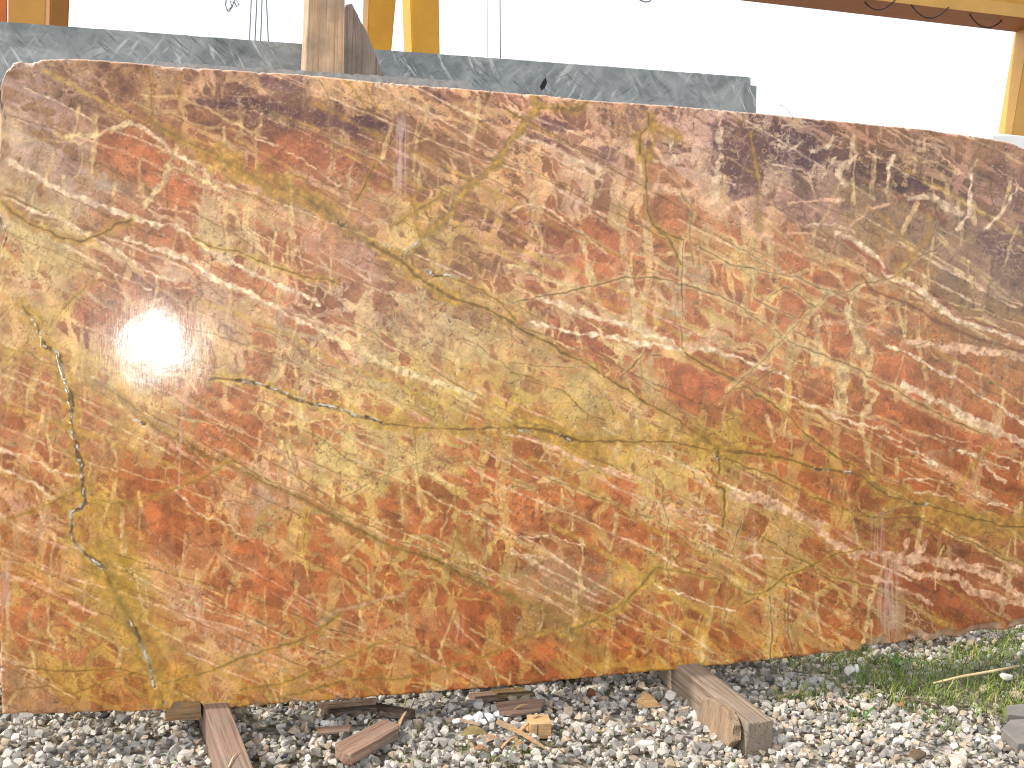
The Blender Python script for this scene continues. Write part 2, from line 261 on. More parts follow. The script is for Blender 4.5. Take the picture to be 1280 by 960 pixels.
# veins: colour, width, opacity, points
V = [
(PALE,5,.9,[(8,200),(32,215),(62,232),(100,250),(130,257),(162,272),(190,278),(215,284),(240,296),(270,315),(300,334),(337,351),(375,367),(400,379)]),
(PALE,3,.85,[(37,259),(75,274),(109,292),(150,315),(180,334),(215,352)]),
(PALE,5,.9,[(157,296),(202,311),(240,330),(270,349),(311,367),(345,385),(370,400),(400,415),(427,430)]),
(CREAM+6,6,.85,[(400,415),(427,430),(455,442),(485,455),(520,467),(545,477),(590,495)]),
(PALE,2.2,.7,[(320,175),(352,187),(390,207),(427,232)]),(PALE,2,.7,[(60,300),(110,322),(165,350),(190,362)]),
(PALE,4,.75,[(130,165),(150,155),(165,150),(175,156),(205,180),(240,206),(262,220)]),(CREAM,4,.75,[(165,150),(150,158),(126,166),(100,168),(85,172)]),(CREAM,5,.8,[(213,205),(206,225),(190,245),(178,262)]),(CREAM,4,.8,[(213,208),(235,215),(250,222),(275,240)]),(CREAM,4,.7,[(220,180),(214,196),(210,206)]),
(PALE,2,.7,[(370,392),(395,403),(430,412),(470,430)]),
(PALE,3,.7,[(0,560),(40,575),(70,588),(100,596)]),(PALE,2.5,.7,[(0,585),(45,607),(75,628)]),(PEACH,4,.7,[(10,720),(60,738),(95,756),(120,770)]),(PEACH,3,.6,[(160,520),(200,548),(232,566),(262,590),(310,672)]),(PALE,2,.7,[(215,610),(250,640),(290,660),(318,675)]),
(PEACH,3.5,.8,[(560,175),(590,180),(615,193),(640,200)]),(PALE,2.5,.7,[(640,265),(665,258),(690,265),(715,282),(735,300),(760,315)]),(CREAM,4,.7,[(640,330),(668,341),(700,352),(740,365)]),
(PALE,5,.85,[(675,372),(705,380),(735,392),(770,402),(795,412),(815,420),(840,430),(857,440)]),
(PALE,4,.9,[(665,402),(722,417),(752,419),(780,425),(805,430),(835,435),(865,436),(885,437),(915,445),(960,462),(987,472)]),
(PALE,2.2,.85,[(960,482),(995,497),(1035,515),(1072,527),(1110,540)]),(PEACH,9,.7,[(860,436),(880,428),(892,420)]),
(PEACH,3.5,.9,[(605,535),(640,542),(685,559),(725,572),(750,585),(780,595),(810,601)]),(PEACH,4,.9,[(872,602),(902,615),(935,624),(960,632)]),(PEACH,3,.85,[(815,629),(845,632),(870,640),(900,647)]),(PALE,2,.9,[(865,655),(895,662)]),(PALE,1.8,.9,[(819,731),(852,742),(882,755),(920,765)]),(PALE,1.8,.8,[(640,694),(670,697),(680,700)]),(PALE,1.8,.8,[(930,696),(985,700)]),(PALE,1.5,.8,[(640,670),(690,672),(730,682)]),
(PEACH,9,.9,[(945,620),(985,640),(1010,650),(1027,662),(1042,677),(1065,690),(1100,690),(1120,697),(1150,700),(1175,705),(1200,705),(1225,712),(1250,727),(1280,752),(1310,775)]),
(PEACH,7,.85,[(1120,705),(1145,717),(1172,722),(1197,725),(1215,737),(1247,747),(1280,757)]),(PEACH,4,.85,[(1090,722),(1115,732),(1140,742),(1167,755)]),(PEACH,5,.9,[(1180,665),(1210,675),(1235,690),(1260,702),(1280,715),(1320,740)]),(PEACH,5,.85,[(1125,698),(1133,684),(1134,675)]),(PEACH,6,.8,[(1140,700),(1152,688),(1160,676)]),
(PALE,6,.85,[(1047,290),(1070,300),(1090,315),(1110,345),(1147,362),(1172,382),(1200,397),(1225,407),(1260,420),(1300,436)]),(PEACH,8,.9,[(1132,427),(1175,431),(1210,435),(1247,440),(1290,447)]),(PALE,3.5,.9,[(1110,434),(1140,445),(1167,460),(1195,471),(1220,490),(1242,502),(1267,522),(1300,545)]),(PALE,8,.8,[(1132,480),(1160,497),(1185,507),(1210,520),(1242,537),(1280,556),(1310,568)]),(PEACH,4,.6,[(1020,402),(1050,404),(1080,408),(1105,420)]),
(PALE,2,.85,[(1125,556),(1155,568),(1170,578)]),(PALE,4,.9,[(1155,572),(1170,581)]),(PALE,5,.9,[(1199,562),(1217,570)]),(PALE,2,.8,[(1217,570),(1260,585)]),(PALE,2,.85,[(1130,596),(1155,598),(1185,607)]),(PALE,1.8,.85,[(1142,612),(1180,621),(1205,630)]),(PALE,6,.9,[(1245,592),(1258,600)]),(PALE,2,.8,[(1225,580),(1245,592)]),(PALE,4,.85,[(1235,628),(1256,631)]),(PALE,2,.8,[(1210,616),(1240,621)]),(PALE,2,.7,[(1105,544),(1127,552)]),(PALE,1.6,.7,[(1170,540),(1230,560),(1290,585)]),
# pale marble scraps in the dark upper zone
(PALE*.94,3.3,.9,[(1042,172),(1035,182),(1015,187)]),(PALE*.94,4.0,.9,[(1120,195),(1112,205),(1107,240)]),(PALE*.97,4.6,.9,[(1225,199),(1216,212),(1215,250),(1212,270),(1197,285)]),(PEACH,4.0,.85,[(1172,192),(1185,205),(1205,220)]),(PALE*.97,3.3,.85,[(1272,237),(1260,255),(1247,272),(1230,285)]),(PALE*.94,5.9,.9,[(1055,205),(1047,220),(1058,235)]),(PALE*.94,2.3,.85,[(955,201),(997,212),(1017,217),(1027,227)]),(PALE*.94,2.0,.85,[(1042,197),(1030,225)]),(PALE*.94,6.6,.75,[(1138,249),(1160,245),(1185,260),(1202,270)]),(PEACH,2.6,.85,[(985,255),(1017,250),(1055,251)]),(PEACH,2.6,.7,[(985,292),(1017,292),(1032,300)]),(PALE*.94,2.6,.75,[(1010,280),(1046,281),(1070,290)]),(PALE*.94,4.6,.7,[(1063,178),(1070,195),(1060,206)]),(PALE*.94,3.3,.7,[(965,180),(985,186),(1000,176)]),(PEACH,3.3,.7,[(1060,290),(1085,262),(1110,256)]),(PEACH,2.0,.7,[(1250,215),(1268,225),(1290,250)]),
(PALE*.94,5.9,.75,[(897,142),(900,197),(895,250)]),(PALE*.94,4.0,.75,[(840,170),(845,210)]),(PEACH,5.9,.8,[(877,207),(865,222)]),(PEACH,7.9,.75,[(768,178),(790,182),(800,200)]),(PEACH,6.6,.7,[(735,130),(742,150),(755,165)]),(PALE*.94,4.6,.7,[(640,165),(675,180),(720,200),(750,215)]),(PEACH,9.2,.7,[(810,235),(850,238),(890,250),(935,280),(960,300)]),
(CREAM,8,.7,[(1021,400),(1022,455)]),(CREAM,10,.75,[(1052,462),(1055,507)]),(CREAM,7,.7,[(725,300),(738,350)]),(CREAM,6,.7,[(785,345),(792,390),(800,420)]),(CREAM,5,.7,[(712,380),(722,425)]),(CREAM,6,.7,[(1085,352),(1065,372),(1060,400),(1075,440)]),(CREAM,6,.7,[(1080,480),(1098,492),(1078,520)]),
]
# fractures: colour, width, opacity, halo colour, halo width, halo opacity, points
F = [
(BROWN,2.6,.75,OCHRE,9,.5,[(0,252),(37,277),(75,298),(101,302),(127,292),(146,281),(165,276)]),
(BROWN,2.2,.7,YEL,8,.5,[(240,296),(270,306),(296,315),(326,328),(360,339),(397,347),(420,354)]),
(OLIVE,3,.6,OCHRE,9,.5,[(175,138),(215,167),(250,185),(275,200),(300,215),(330,232)]),
(OLIVE,2,.6,OCHRE,26,.6,[(262,198),(300,212),(340,232),(385,248),(410,262)]),
(OLIVE,3,.5,OLIVE,16,.5,[(385,248),(410,262),(430,280),(467,305)]),
(BROWN,5,.7,OCHRE,15,.75,[(467,305),(485,314),(502,324),(520,344),(545,360),(570,372)]),
(BROWN,3.5,.75,OCHRE,9,.6,[(545,360),(570,372),(602,385),(640,403)]),(BROWN,2,.7,YEL,6,.5,[(545,345),(575,350),(600,362),(625,378),(645,402)]),
(BROWN,2.4,.85,OCHRE,9,.5,[(640,403),(670,420),(702,440),(737,460),(772,480),(805,500),(840,520),(865,537),(893,556)]),
(BROWN,2,.85,YEL,8,.5,[(857,440),(890,460),(917,475),(960,500),(985,518),(1010,545),(1052,572),(1080,590),(1100,605)]),
(BROWN,1.6,.8,CREAM,6,.45,[(640,381),(670,372),(710,364),(750,357),(780,347),(815,346),(852,356),(890,367),(922,380),(955,407)]),
(BROWN,1.5,.75,CREAM,6,.4,[(855,300),(854,340),(852,385),(855,435)]),(BROWN,3,.7,YEL,8,.5,[(822,284),(837,300),(852,332)]),
(BROWN,1.6,.75,CREAM,7,.5,[(875,310),(915,330),(960,340),(997,347),(1025,362),(1057,367),(1085,352),(1120,345),(1145,325),(1177,305)]),
(BROWN,1.5,.75,CREAM,5,.4,[(777,475),(805,442),(827,445)]),(BROWN,1.5,.7,CREAM,8,.5,[(967,412),(997,430),(1035,447),(1065,460),(1085,472),(1115,485),(1135,497),(1180,520),(1240,545)]),
(OLIVE,1.8,.7,CREAM,8,.6,[(900,505),(930,470),(960,442),(987,412),(1017,385),(1037,367)]),(BROWN,1.5,.7,CREAM,6,.5,[(1018,386),(1000,372),(982,360),(960,370)]),
(DRED*.8,4,.5,OLIVE,10,.35,[(1075,345),(1090,362),(1135,382),(1175,402),(1210,417),(1280,441)]),(DRED,5,.45,DRED,8,.25,[(1060,300),(1085,322),(1110,340)]),(DRED*.85,3.5,.5,OLIVE,3,.0,[(1165,365),(1195,392),(1230,404),(1290,425)]),
(OCHRE,5,.85,OLIVE,11,.55,[(662,112),(668,125),(672,137),(650,160),(640,172),(627,200),(607,217),(587,232),(572,250),(565,265),(537,290),(525,300),(512,318)]),
(OLIVE,3,.75,OCHRE,9,.5,[(672,137),(697,135),(722,137),(737,125)]),(OLIVE,2.5,.7,OCHRE,9,.6,[(560,240),(537,255),(510,272),(490,284)]),(OLIVE,2,.6,OCHRE,8,.6,[(525,300),(520,275),(515,250),(527,235)]),
(BROWN,2.5,.7,OCHRE,11,.65,[(810,140),(812,157),(800,165),(802,190),(807,200)]),(BROWN,2,.75,OCHRE,5,.5,[(807,200),(807,235),(812,260),(817,280),(835,292),(855,300)]),(OCHRE,4,.6,OCHRE,9,.4,[(812,155),(830,162),(850,172)]),(OCHRE,3,.5,OCHRE,8,.4,[(815,158),(822,175),(815,188),(805,196)]),
(OLIVE,1.8,.7,CREAM,7,.5,[(852,240),(866,260),(862,300),(868,330)]),(OCHRE,3,.6,OLIVE,7,.3,[(937,165),(945,210),(950,285)]),
(BROWN,1.5,.65,CREAM,5,.3,[(397,100),(415,125),(415,210),(427,230)]),(BROWN,1.8,.6,OCHRE,6,.4,[(472,177),(467,205),(457,230),(445,250)]),(BROWN,1.4,.65,CREAM,5,.45,[(340,140),(357,150),(412,170),(460,192),(510,215),(537,227),(570,247)]),(BROWN,1.3,.6,CREAM,4,.2,[(570,247),(605,262),(640,282),(670,300)]),
(BROWN,1.5,.55,OCHRE,5,.4,[(187,88),(187,110),(188,140)]),(BROWN,1.3,.5,OCHRE,5,.4,[(226,90),(224,120),(226,145)]),(BROWN,1.3,.6,OCHRE,4,.4,[(430,100),(445,115),(460,135),(470,150)]),(BROWN,1.3,.6,OCHRE,4,.4,[(455,100),(462,118),(475,140)]),
(BROWN,2.2,.85,OCHRE,17,.7,[(30,385),(41,401),(56,433),(73,442),(79,465),(88,495),(90,525),(93,556),(103,596),(107,631),(90,643),(88,672),(101,687),(127,708)]),(OLIVE,2,.5,C(182,138,52),32,.55,[(112,690),(130,715),(150,750),(170,790),(186,830),(197,860),(206,880)]),(OLIVE,2.5,.7,C(150,118,44),12,.5,[(127,708),(140,735),(158,772),(172,800),(190,850)]),
# the long median fracture
(BROWN,3.6,.85,YEL,14,.5,[(262,474),(300,474),(320,480),(345,489),(372,499),(395,505),(425,515),(455,522),(482,529)]),
(BROWN,2,.8,OCHRE,14,.6,[(482,529),(515,534),(545,535),(595,536),(640,534),(660,534),(690,541),(720,549)]),(BROWN,4,.75,OCHRE,20,.8,[(645,532),(665,536),(690,542),(722,550),(738,553)]),(OLIVE,1.6,.7,YEL,6,.4,[(630,536),(650,527),(680,533),(712,545)]),
(BROWN,2,.8,OCHRE,9,.6,[(738,553),(800,551),(850,553),(893,563)]),(BROWN,5,.7,OCHRE,15,.7,[(893,560),(920,564),(950,569),(965,572)]),(BROWN,3,.75,OCHRE,10,.5,[(965,572),(1000,580),(1040,586),(1065,592),(1085,600),(1110,615),(1140,628),(1160,632)]),(BROWN,2,.75,OCHRE,26,.6,[(1090,604),(1110,618),(1140,630),(1160,634),(1190,642),(1230,652),(1275,660),(1310,668)]),
(OLIVE,2,.6,OCHRE,14,.5,[(840,535),(870,545),(893,556),(905,575)]),(BROWN,2.4,.75,YEL,8,.5,[(897,562),(899,585),(897,607),(908,612),(905,635),(902,657)]),(BROWN,1.4,.7,CREAM,4,.3,[(927,652),(917,690),(921,700)]),
(BROWN,1.6,.8,YEL,7,.4,[(960,595),(992,610),(1035,627),(1070,642),(1110,647),(1147,650),(1200,672),(1260,700)]),(BROWN,1.5,.8,YEL,5,.3,[(905,570),(940,587),(960,595)]),
(BROWN,1.5,.8,YEL,6,.4,[(930,755),(960,737),(982,722),(1017,707),(1050,690),(1082,684)]),(BROWN,1.6,.75,YEL,6,.4,[(955,672),(985,690),(1017,710),(1035,722),(1090,735),(1120,750),(1160,765),(1190,780)]),
(OLIVE,1.6,.85,CREAM,6,.4,[(640,570),(670,590),(687,602),(715,610),(752,622),(780,635),(815,647),(840,660),(875,682),(905,690)]),(OLIVE,1.4,.7,CREAM,4,.3,[(640,606),(670,610),(700,600),(745,582)]),
(OLIVE,3.5,.75,YEL,11,.55,[(700,790),(740,776),(760,767),(782,752),(802,732),(819,712)]),(OLIVE,1.8,.8,YEL,6,.5,[(819,712),(840,712),(880,722),(910,730),(935,741),(957,744)]),
(OLIVE,1.4,.75,CREAM,5,.4,[(829,602),(829,627),(837,650),(832,675),(835,710),(842,727)]),(OLIVE,1.4,.7,CREAM,5,.4,[(840,752),(838,790),(834,830)]),(OLIVE,1.4,.75,CREAM,5,.4,[(910,710),(907,745),(904,800)]),(BROWN,1.6,.75,CREAM,5,.4,[(962,745),(964,790),(961,822)]),(BROWN,1.4,.7,CREAM,5,.4,[(987,745),(984,790),(994,818)]),
# olive band falling to the lower right
(BROWN,1.5,.5,OLIVE,6,.35,[(120,478),(160,505),(200,538),(240,560)]),(BROWN,1.8,.6,OLIVE,8,.42,[(240,560),(285,582),(337,605),(382,625),(420,650)]),(OLIVE*.85,1.8,.75,OLIVE,9,.5,[(420,650),(445,662),(475,675),(505,687),(540,700),(570,712),(595,725),(640,747)]),(OLIVE,2,.5,OLIVE,11,.45,[(640,747),(680,765),(720,790),(750,815)]),(BROWN,1.2,.7,CREAM,3,.3,[(330,596),(380,616),(430,644),(480,666),(530,688),(600,718)]),(BROWN,1.6,.7,OCHRE,4,.3,[(505,687),(535,700),(565,706),(580,720)]),
(OLIVE,2.4,.8,OCHRE,8,.4,[(202,856),(255,841),(307,822),(349,807),(400,785),(430,765)]),(OLIVE,2.4,.7,OCHRE,8,.4,[(300,864),(349,856),(400,837),(450,815),(490,800)]),(OLIVE,2.2,.7,OCHRE,7,.4,[(360,868),(435,851),(510,847),(555,836),(592,827),(645,802),(690,785)]),(PEACH*.9,5,.6,OLIVE,8,.4,[(395,780),(425,762),(480,747),(505,742)]),
(BROWN,1.8,.6,OCHRE,5,.3,[(19,834),(67,839),(112,837),(150,837),(183,848)]),(BROWN,1.6,.6,OCHRE,4,.3,[(20,862),(60,858),(95,866),(140,850),(170,842)]),(OLIVE,2,.6,OCHRE,6,.4,[(8,650),(35,640),(70,628),(100,612)]),(OLIVE,2,.6,YEL,7,.4,[(108,625),(140,628),(170,625),(205,618),(250,600),(290,575)]),
(OLIVE,1.2,.8,CREAM,3,.2,[(355,545),(360,572),(372,595),(382,612)]),(OLIVE,1.2,.7,CREAM,3,.2,[(517,530),(522,580),(527,605)]),(OLIVE,1.3,.75,YEL,4,.3,[(570,605),(572,640),(573,675),(582,690),(587,710)]),(OLIVE,1.3,.75,YEL,9,.4,[(384,640),(382,665),(380,690)]),(OLIVE,1.2,.7,CREAM,4,.3,[(430,622),(465,600),(502,587),(532,577),(570,572),(602,582),(640,597),(670,610)]),
(OLIVE,1.4,.7,YEL,5,.4,[(40,401),(30,430),(15,442),(0,460)]),(OLIVE,1.5,.7,YEL,5,.4,[(0,432),(40,445),(75,470),(110,480)]),(OLIVE,1.8,.6,YEL,6,.4,[(40,390),(60,410),(90,372),(120,350)]),(OLIVE,1.2,.7,CREAM,3,.2,[(345,512),(358,545),(372,590)]),
(BROWN,1.3,.6,YEL,4,.3,[(640,465),(670,472),(705,492),(730,515),(760,528)]),(BROWN,1.2,.6,YEL,4,.3,[(745,485),(760,500),(770,520)]),(BROWN,1.2,.6,CREAM,4,.3,[(640,450),(680,456),(735,461)]),(BROWN,1.2,.6,CREAM,4,.3,[(420,395),(470,420),(540,460),(600,498)]),(BROWN,1.2,.6,CREAM,4,.3,[(320,410),(400,450),(460,480),(500,502),(560,520)]),
(BROWN,1.4,.7,OCHRE,5,.35,[(870,515),(905,495),(940,478),(965,462)]),(BROWN,1.2,.65,CREAM,4,.3,[(1110,447),(1150,430),(1180,420)]),(OLIVE,1.6,.6,CREAM,6,.5,[(1168,290),(1185,310),(1200,325),(1235,350),(1262,372)]),(OCHRE,2.5,.6,OCHRE,8,.4,[(1160,270),(1165,290),(1150,315),(1120,345)]),(OCHRE,2.2,.6,OCHRE,6,.3,[(1085,262),(1105,275),(1135,305),(1142,325)]),
(BROWN,1.2,.6,CREAM,4,.3,[(1090,600),(1140,628),(1090,648),(1070,660)]),(OCHRE,2,.6,YEL,6,.4,[(1198,640),(1195,610),(1220,575),(1240,552)]),
]
# open cracks with broken, glassy rims, their glints painted into the colour
OPEN = [
(4.2,[(41,401),(56,433),(73,442),(79,465),(88,495),(90,525)]),(4.6,[(92,540),(97,570),(103,596),(107,612),(107,631),(99,640),(90,643),(89,658),(88,672),(94,682),(101,687),(112,697),(127,708)]),
(4.0,[(161,778),(170,790),(176,807),(184,825),(187,840),(193,860)]),(3,[(204,876),(207,884)]),(3.2,[(298,474),(322,480),(345,489),(360,493)]),(3,[(375,499),(395,505),(425,515)]),(2.6,[(425,515),(455,522),(482,529)]),
(3,[(502,322),(510,312),(526,302)]),(3.2,[(533,338),(545,343),(562,346),(575,348)]),(2.5,[(650,537),(666,541)]),(4,[(700,545),(716,551)]),(2.4,[(893,566),(898,572)]),(2.4,[(1020,584),(1036,586)]),(2.2,[(1058,590),(1066,592)]),(3,[(1143,630),(1160,633)]),(2.2,[(424,278),(437,282)]),(2,[(168,526),(182,531)]),(2,[(0,270),(8,290),(4,310)]),(3,[(0,128),(5,142),(8,150)]),
]
# broad stains and smears: colour, rx, ry, angle, opacity, x, y
STAIN = [
(C(150,116,62),40,16,30,.6,360,243),(C(140,104,52),34,22,30,.5,700,780),(C(150,104,84),42,30,20,.45,735,725),(C(184,140,40),24,70,-20,.6,148,735),(C(180,136,40),30,14,10,.6,150,700),(C(186,140,50),60,22,10,.4,110,850),(C(196,150,50),45,14,12,.6,690,545),
(C(176,160,146),26,12,10,.5,125,240),(C(196,150,136),34,18,35,.5,455,320),(C(190,150,140),22,16,0,.4,330,620),(C(180,160,150),14,10,0,.5,1172,570),(C(176,150,140),16,12,0,.45,1030,485),(C(176,160,150),9,6,20,.5,1186,480),(C(190,160,140),16,8,10,.45,815,683),(C(170,150,140),22,14,30,.4,845,385),(C(160,140,120),30,20,0,.4,560,405),
(C(150,112,66),60,26,20,.4,1110,275),(C(106,64,58),60,10,12,.55,340,140),(C(106,60,56),40,9,10,.5,450,148),(C(112,70,72),36,28,0,.45,985,195),(C(118,76,74),22,30,0,.4,915,200),(C(122,78,60),50,22,8,.4,1140,215),(C(112,66,50),34,20,10,.45,1110,215),(C(176,140,120),18,10,0,.5,110,110),(C(190,150,136),14,22,0,.5,18,112),
(C(150,110,90),18,16,0,.5,1205,340),(C(170,148,120),20,8,30,.4,395,445),(C(160,150,130),30,10,15,.35,480,480),(C(200,160,150),12,16,0,.35,610,275),(C(170,140,60),24,26,0,.45,545,500),(C(186,150,60),30,20,20,.4,900,555),(C(178,130,50),60,14,12,.5,1200,650),(C(150,106,50),22,14,20,.45,1085,605),
(C(150,112,60),20,26,0,.45,590,680),(C(214,160,120),34,22,-10,.4,230,745),(C(208,160,110),40,16,-20,.4,370,820),(C(90,56,50),22,6,20,.5,545,130),(C(104,62,56),20,6,20,.5,600,150),
]
BLOB = [(27,800,8),(112,804,8),(67,813,6),(84,819,7),(101,821,10),(56,773,13),(36,757,10),(80,785,10),(104,768,11),(130,845,8),(228,823,8),(240,803,9),(178,606,21),(195,645,26),(315,690,20),(330,725,20),(300,752,15),(345,745,16),(482,633,11),(516,640,10),(440,634,8),(513,595,9),(592,596,11),(596,620,9),(550,655,16),(512,655,12),(505,447,8),(730,630,12),(775,610,16),(768,650,16),(795,665,18),(850,675,14),(870,735,18),(665,480,13),(675,508,12),(860,475,24),(900,500,20),(1045,425,18),(1070,490,9),(1030,485,18),(1130,460,26),(1180,470,24),(1150,530,24),(230,235,16),(150,190,24),(145,212,18),(172,205,18),(350,180,20),(335,200,18),(430,195,14),(480,225,14),(760,300,18),(700,285,20),(840,255,20),(870,270,16)]

# larger red blocks of the breccia
BLOCK = [[(128,163),(163,152),(180,160),(192,175),(207,205),(203,218),(190,236),(170,228),(150,220),(112,218),(116,195),(126,180)],[(110,238),(140,243),(165,252),(185,262),(178,270),(140,258),(112,248)],[(215,222),(232,218),(243,226),(246,245),(238,262),(215,262),(206,255),(210,236)],[(112,262),(140,268),(160,282),(150,285),(125,278)],[(155,281),(195,287),(230,300),(262,322),(245,322),(205,303),(165,292)],[(270,325),(300,340),(340,360),(372,378),(360,384),(330,372),(295,355),(268,338)],[(102,375),(150,385),(160,395),(150,412),(110,418),(100,395)],[(125,335),(165,352),(185,362),(165,372),(130,352)],
[(322,135),(345,148),(378,162),(412,172),(413,205),(380,208),(345,195),(320,178)],[(418,185),(445,182),(447,198),(425,205),(416,200)],[(462,205),(495,212),(490,235),(470,240),(460,225)],[(498,222),(530,230),(532,248),(515,255),(495,250)],[(572,172),(600,182),(615,200),(595,205),(572,192)],[(812,245),(835,240),(860,252),(864,275),(862,295),(845,290),(820,272)],[(880,265),(905,278),(925,290),(922,300),(895,290)],[(642,275),(665,265),(690,272),(715,290),(720,300),(655,300),(640,290)],
[(742,310),(770,300),(778,335),(765,350),(748,345)],[(690,308),(720,305),(732,345),(720,355),(705,335)],[(752,372),(785,360),(788,385),(778,395),(758,385)],[(735,428),(750,425),(760,460),(748,465),(736,448)],[(842,455),(870,458),(905,470),(917,480),(905,500),(870,518),(845,510),(822,490),(830,478)],[(675,465),(700,465),(708,485),(695,490),(680,478)],[(662,505),(685,498),(690,515),(665,520)],[(945,498),(960,495),(985,525),(958,545),(925,535)],[(925,390),(945,400),(950,420),(930,425),(915,410)],
[(970,370),(990,365),(1015,385),(1000,405),(978,405)],[(1000,458),(1042,458),(1042,495),(1030,510),(1005,505),(993,480)],[(1060,462),(1082,470),(1082,510),(1067,508)],[(1110,440),(1150,452),(1200,475),(1240,505),(1225,510),(1180,492),(1140,478),(1120,475)],[(1090,510),(1130,500),(1180,515),(1240,545),(1270,560),(1180,560),(1110,545)],[(467,622),(490,619),(494,640),(485,650),(466,648)],[(508,616),(523,618),(526,645),(518,668),(508,650)],[(462,655),(497,653),(500,672),(475,668)],[(540,650),(563,645),(566,660),(555,670),(542,662)],[(583,588),(605,585),(603,605),(588,608)],
[(340,730),(380,728),(384,770),(350,765)],[(157,597),(195,590),(200,620),(170,625),(156,618)],[(135,645),(175,632),(235,630),(262,650),(275,690),(250,710),(190,705),(160,690),(140,665)],[(290,680),(315,676),(322,692),(305,700),(292,695)],[(302,705),(335,700),(333,735),(305,742),(297,725)],[(345,715),(382,712),(385,750),(350,750)],[(285,748),(312,742),(318,760),(295,775)],[(703,575),(735,575),(745,585),(725,590),(710,588)],[(758,590),(785,592),(782,620),(765,625),(757,608)],[(718,640),(730,625),(738,635),(735,652),(715,655)],[(722,655),(745,650),(750,670),(725,662)],
[(758,645),(770,637),(785,640),(800,645),(815,665),(812,690),(800,705),(775,700),(760,680)],[(843,665),(865,680),(867,695),(848,688)],[(845,725),(860,722),(895,728),(890,738),(850,740)],[(795,745),(812,742),(820,760),(825,780),(795,778),(792,760)],[(640,610),(672,620),(678,650),(670,665),(640,660)],[(700,685),(730,682),(757,700),(755,715),(735,712),(705,700)],[(1105,700),(1135,712),(1165,725),(1200,730),(1225,745),(1260,755),(1270,775),(1220,780),(1180,770),(1150,750),(1120,735)],[(1015,580),(1075,590),(1090,620),(1060,640),(1030,625),(1018,605)],[(1040,660),(1065,655),(1072,675),(1055,682)],[(1095,665),(1135,670),(1130,690),(1105,685)],
[(600,575),(625,585),(640,600),(620,612),(604,600)],[(20,505),(50,500),(70,512),(60,530),(25,528)],[(92,510),(125,505),(130,528),(105,535)],[(245,520),(285,510),(300,535),(280,555),(250,548)],[(310,530),(340,525),(345,555),(320,560)],[(370,545),(385,540),(388,575),(375,578)],[(400,690),(425,680),(440,700),(430,725),(405,722)],[(445,770),(480,762),(490,785),(460,795)],[(520,775),(560,768),(575,790),(545,805),(525,798)],[(600,740),(640,735),(650,765),(615,775)],[(570,820),(620,812),(640,830),(600,848),(575,842)],[(650,790),(690,800),(700,825),(665,835),(648,815)],[(745,790),(790,785),(800,805),(765,818)]]

# peach, purple, mauve and cream masses with edges of their own: colour, opacity, outline
_pe = (226,172,116); _pu = (108,66,60)
PATCH = [(_pe,.85,[(383,96),(470,103),(500,108),(520,118),(510,130),(540,133),(500,142),(470,135),(440,130),(415,126),(388,120)]),(_pe,.8,[(563,122),(600,126),(640,140),(640,150),(600,145),(566,138)]),(_pe,.8,[(285,88),(330,92),(325,105),(335,120),(310,112),(285,98)]),((222,172,134),.7,[(780,165),(800,170),(806,200),(790,195)]),((222,166,130),.7,[(735,125),(746,140),(757,162),(745,160),(732,140)]),
(_pu,.85,[(240,120),(290,122),(340,128),(385,138),(430,143),(470,148),(487,160),(450,162),(400,158),(360,146),(310,137),(250,131)]),((126,80,78),.8,[(318,95),(378,97),(380,115),(340,110)]),((132,78,64),.75,[(520,110),(555,112),(577,125),(545,131),(525,125)]),((118,70,60),.75,[(580,118),(610,125),(628,137),(600,131)]),((110,66,62),.7,[(645,165),(690,172),(722,181),(700,187),(660,178)]),((112,66,62),.75,[(672,148),(710,154),(708,166),(680,162)]),((116,72,72),.75,[(745,182),(770,185),(762,207),(742,202)]),
((114,72,66),.7,[(885,155),(905,150),(910,200),(895,190),(888,175)]),((116,74,66),.7,[(905,165),(935,165),(952,180),(947,245),(915,250),(905,200)]),((104,64,62),.75,[(965,160),(1005,165),(1042,185),(1032,202),(1005,206),(970,202),(960,180)]),((106,60,48),.75,[(1060,205),(1106,200),(1106,237),(1075,237),(1062,225)]),((94,56,52),.75,[(1120,215),(1150,215),(1162,236),(1135,241),(1115,239)]),((114,70,62),.7,[(1215,290),(1280,285),(1310,322),(1230,317)]),((142,76,46),.75,[(1110,240),(1150,250),(1192,276),(1180,283),(1140,261)]),((122,78,62),.6,[(1235,205),(1285,215),(1290,245),(1250,235)]),
((154,110,82),.6,[(1075,240),(1110,252),(1150,270),(1190,290),(1232,332),(1200,347),(1150,312),(1090,282),(1060,260)]),((150,104,92),.55,[(975,235),(1030,240),(1060,262),(1040,285),(990,280),(965,255)]),
((216,182,116),.5,[(395,560),(450,550),(520,560),(540,590),(480,610),(420,612),(395,590)]),((210,180,116),.55,[(20,265),(100,305),(140,332),(60,332),(10,300)]),((206,170,92),.5,[(640,470),(700,465),(740,490),(780,520),(700,525),(650,505)]),((206,176,122),.5,[(480,385),(540,390),(600,420),(620,450),(560,455),(500,420)]),((204,172,110),.45,[(255,280),(300,285),(335,318),(320,328),(285,318),(262,300)]),((212,178,110),.5,[(850,290),(905,290),(935,320),(920,335),(870,312)])]

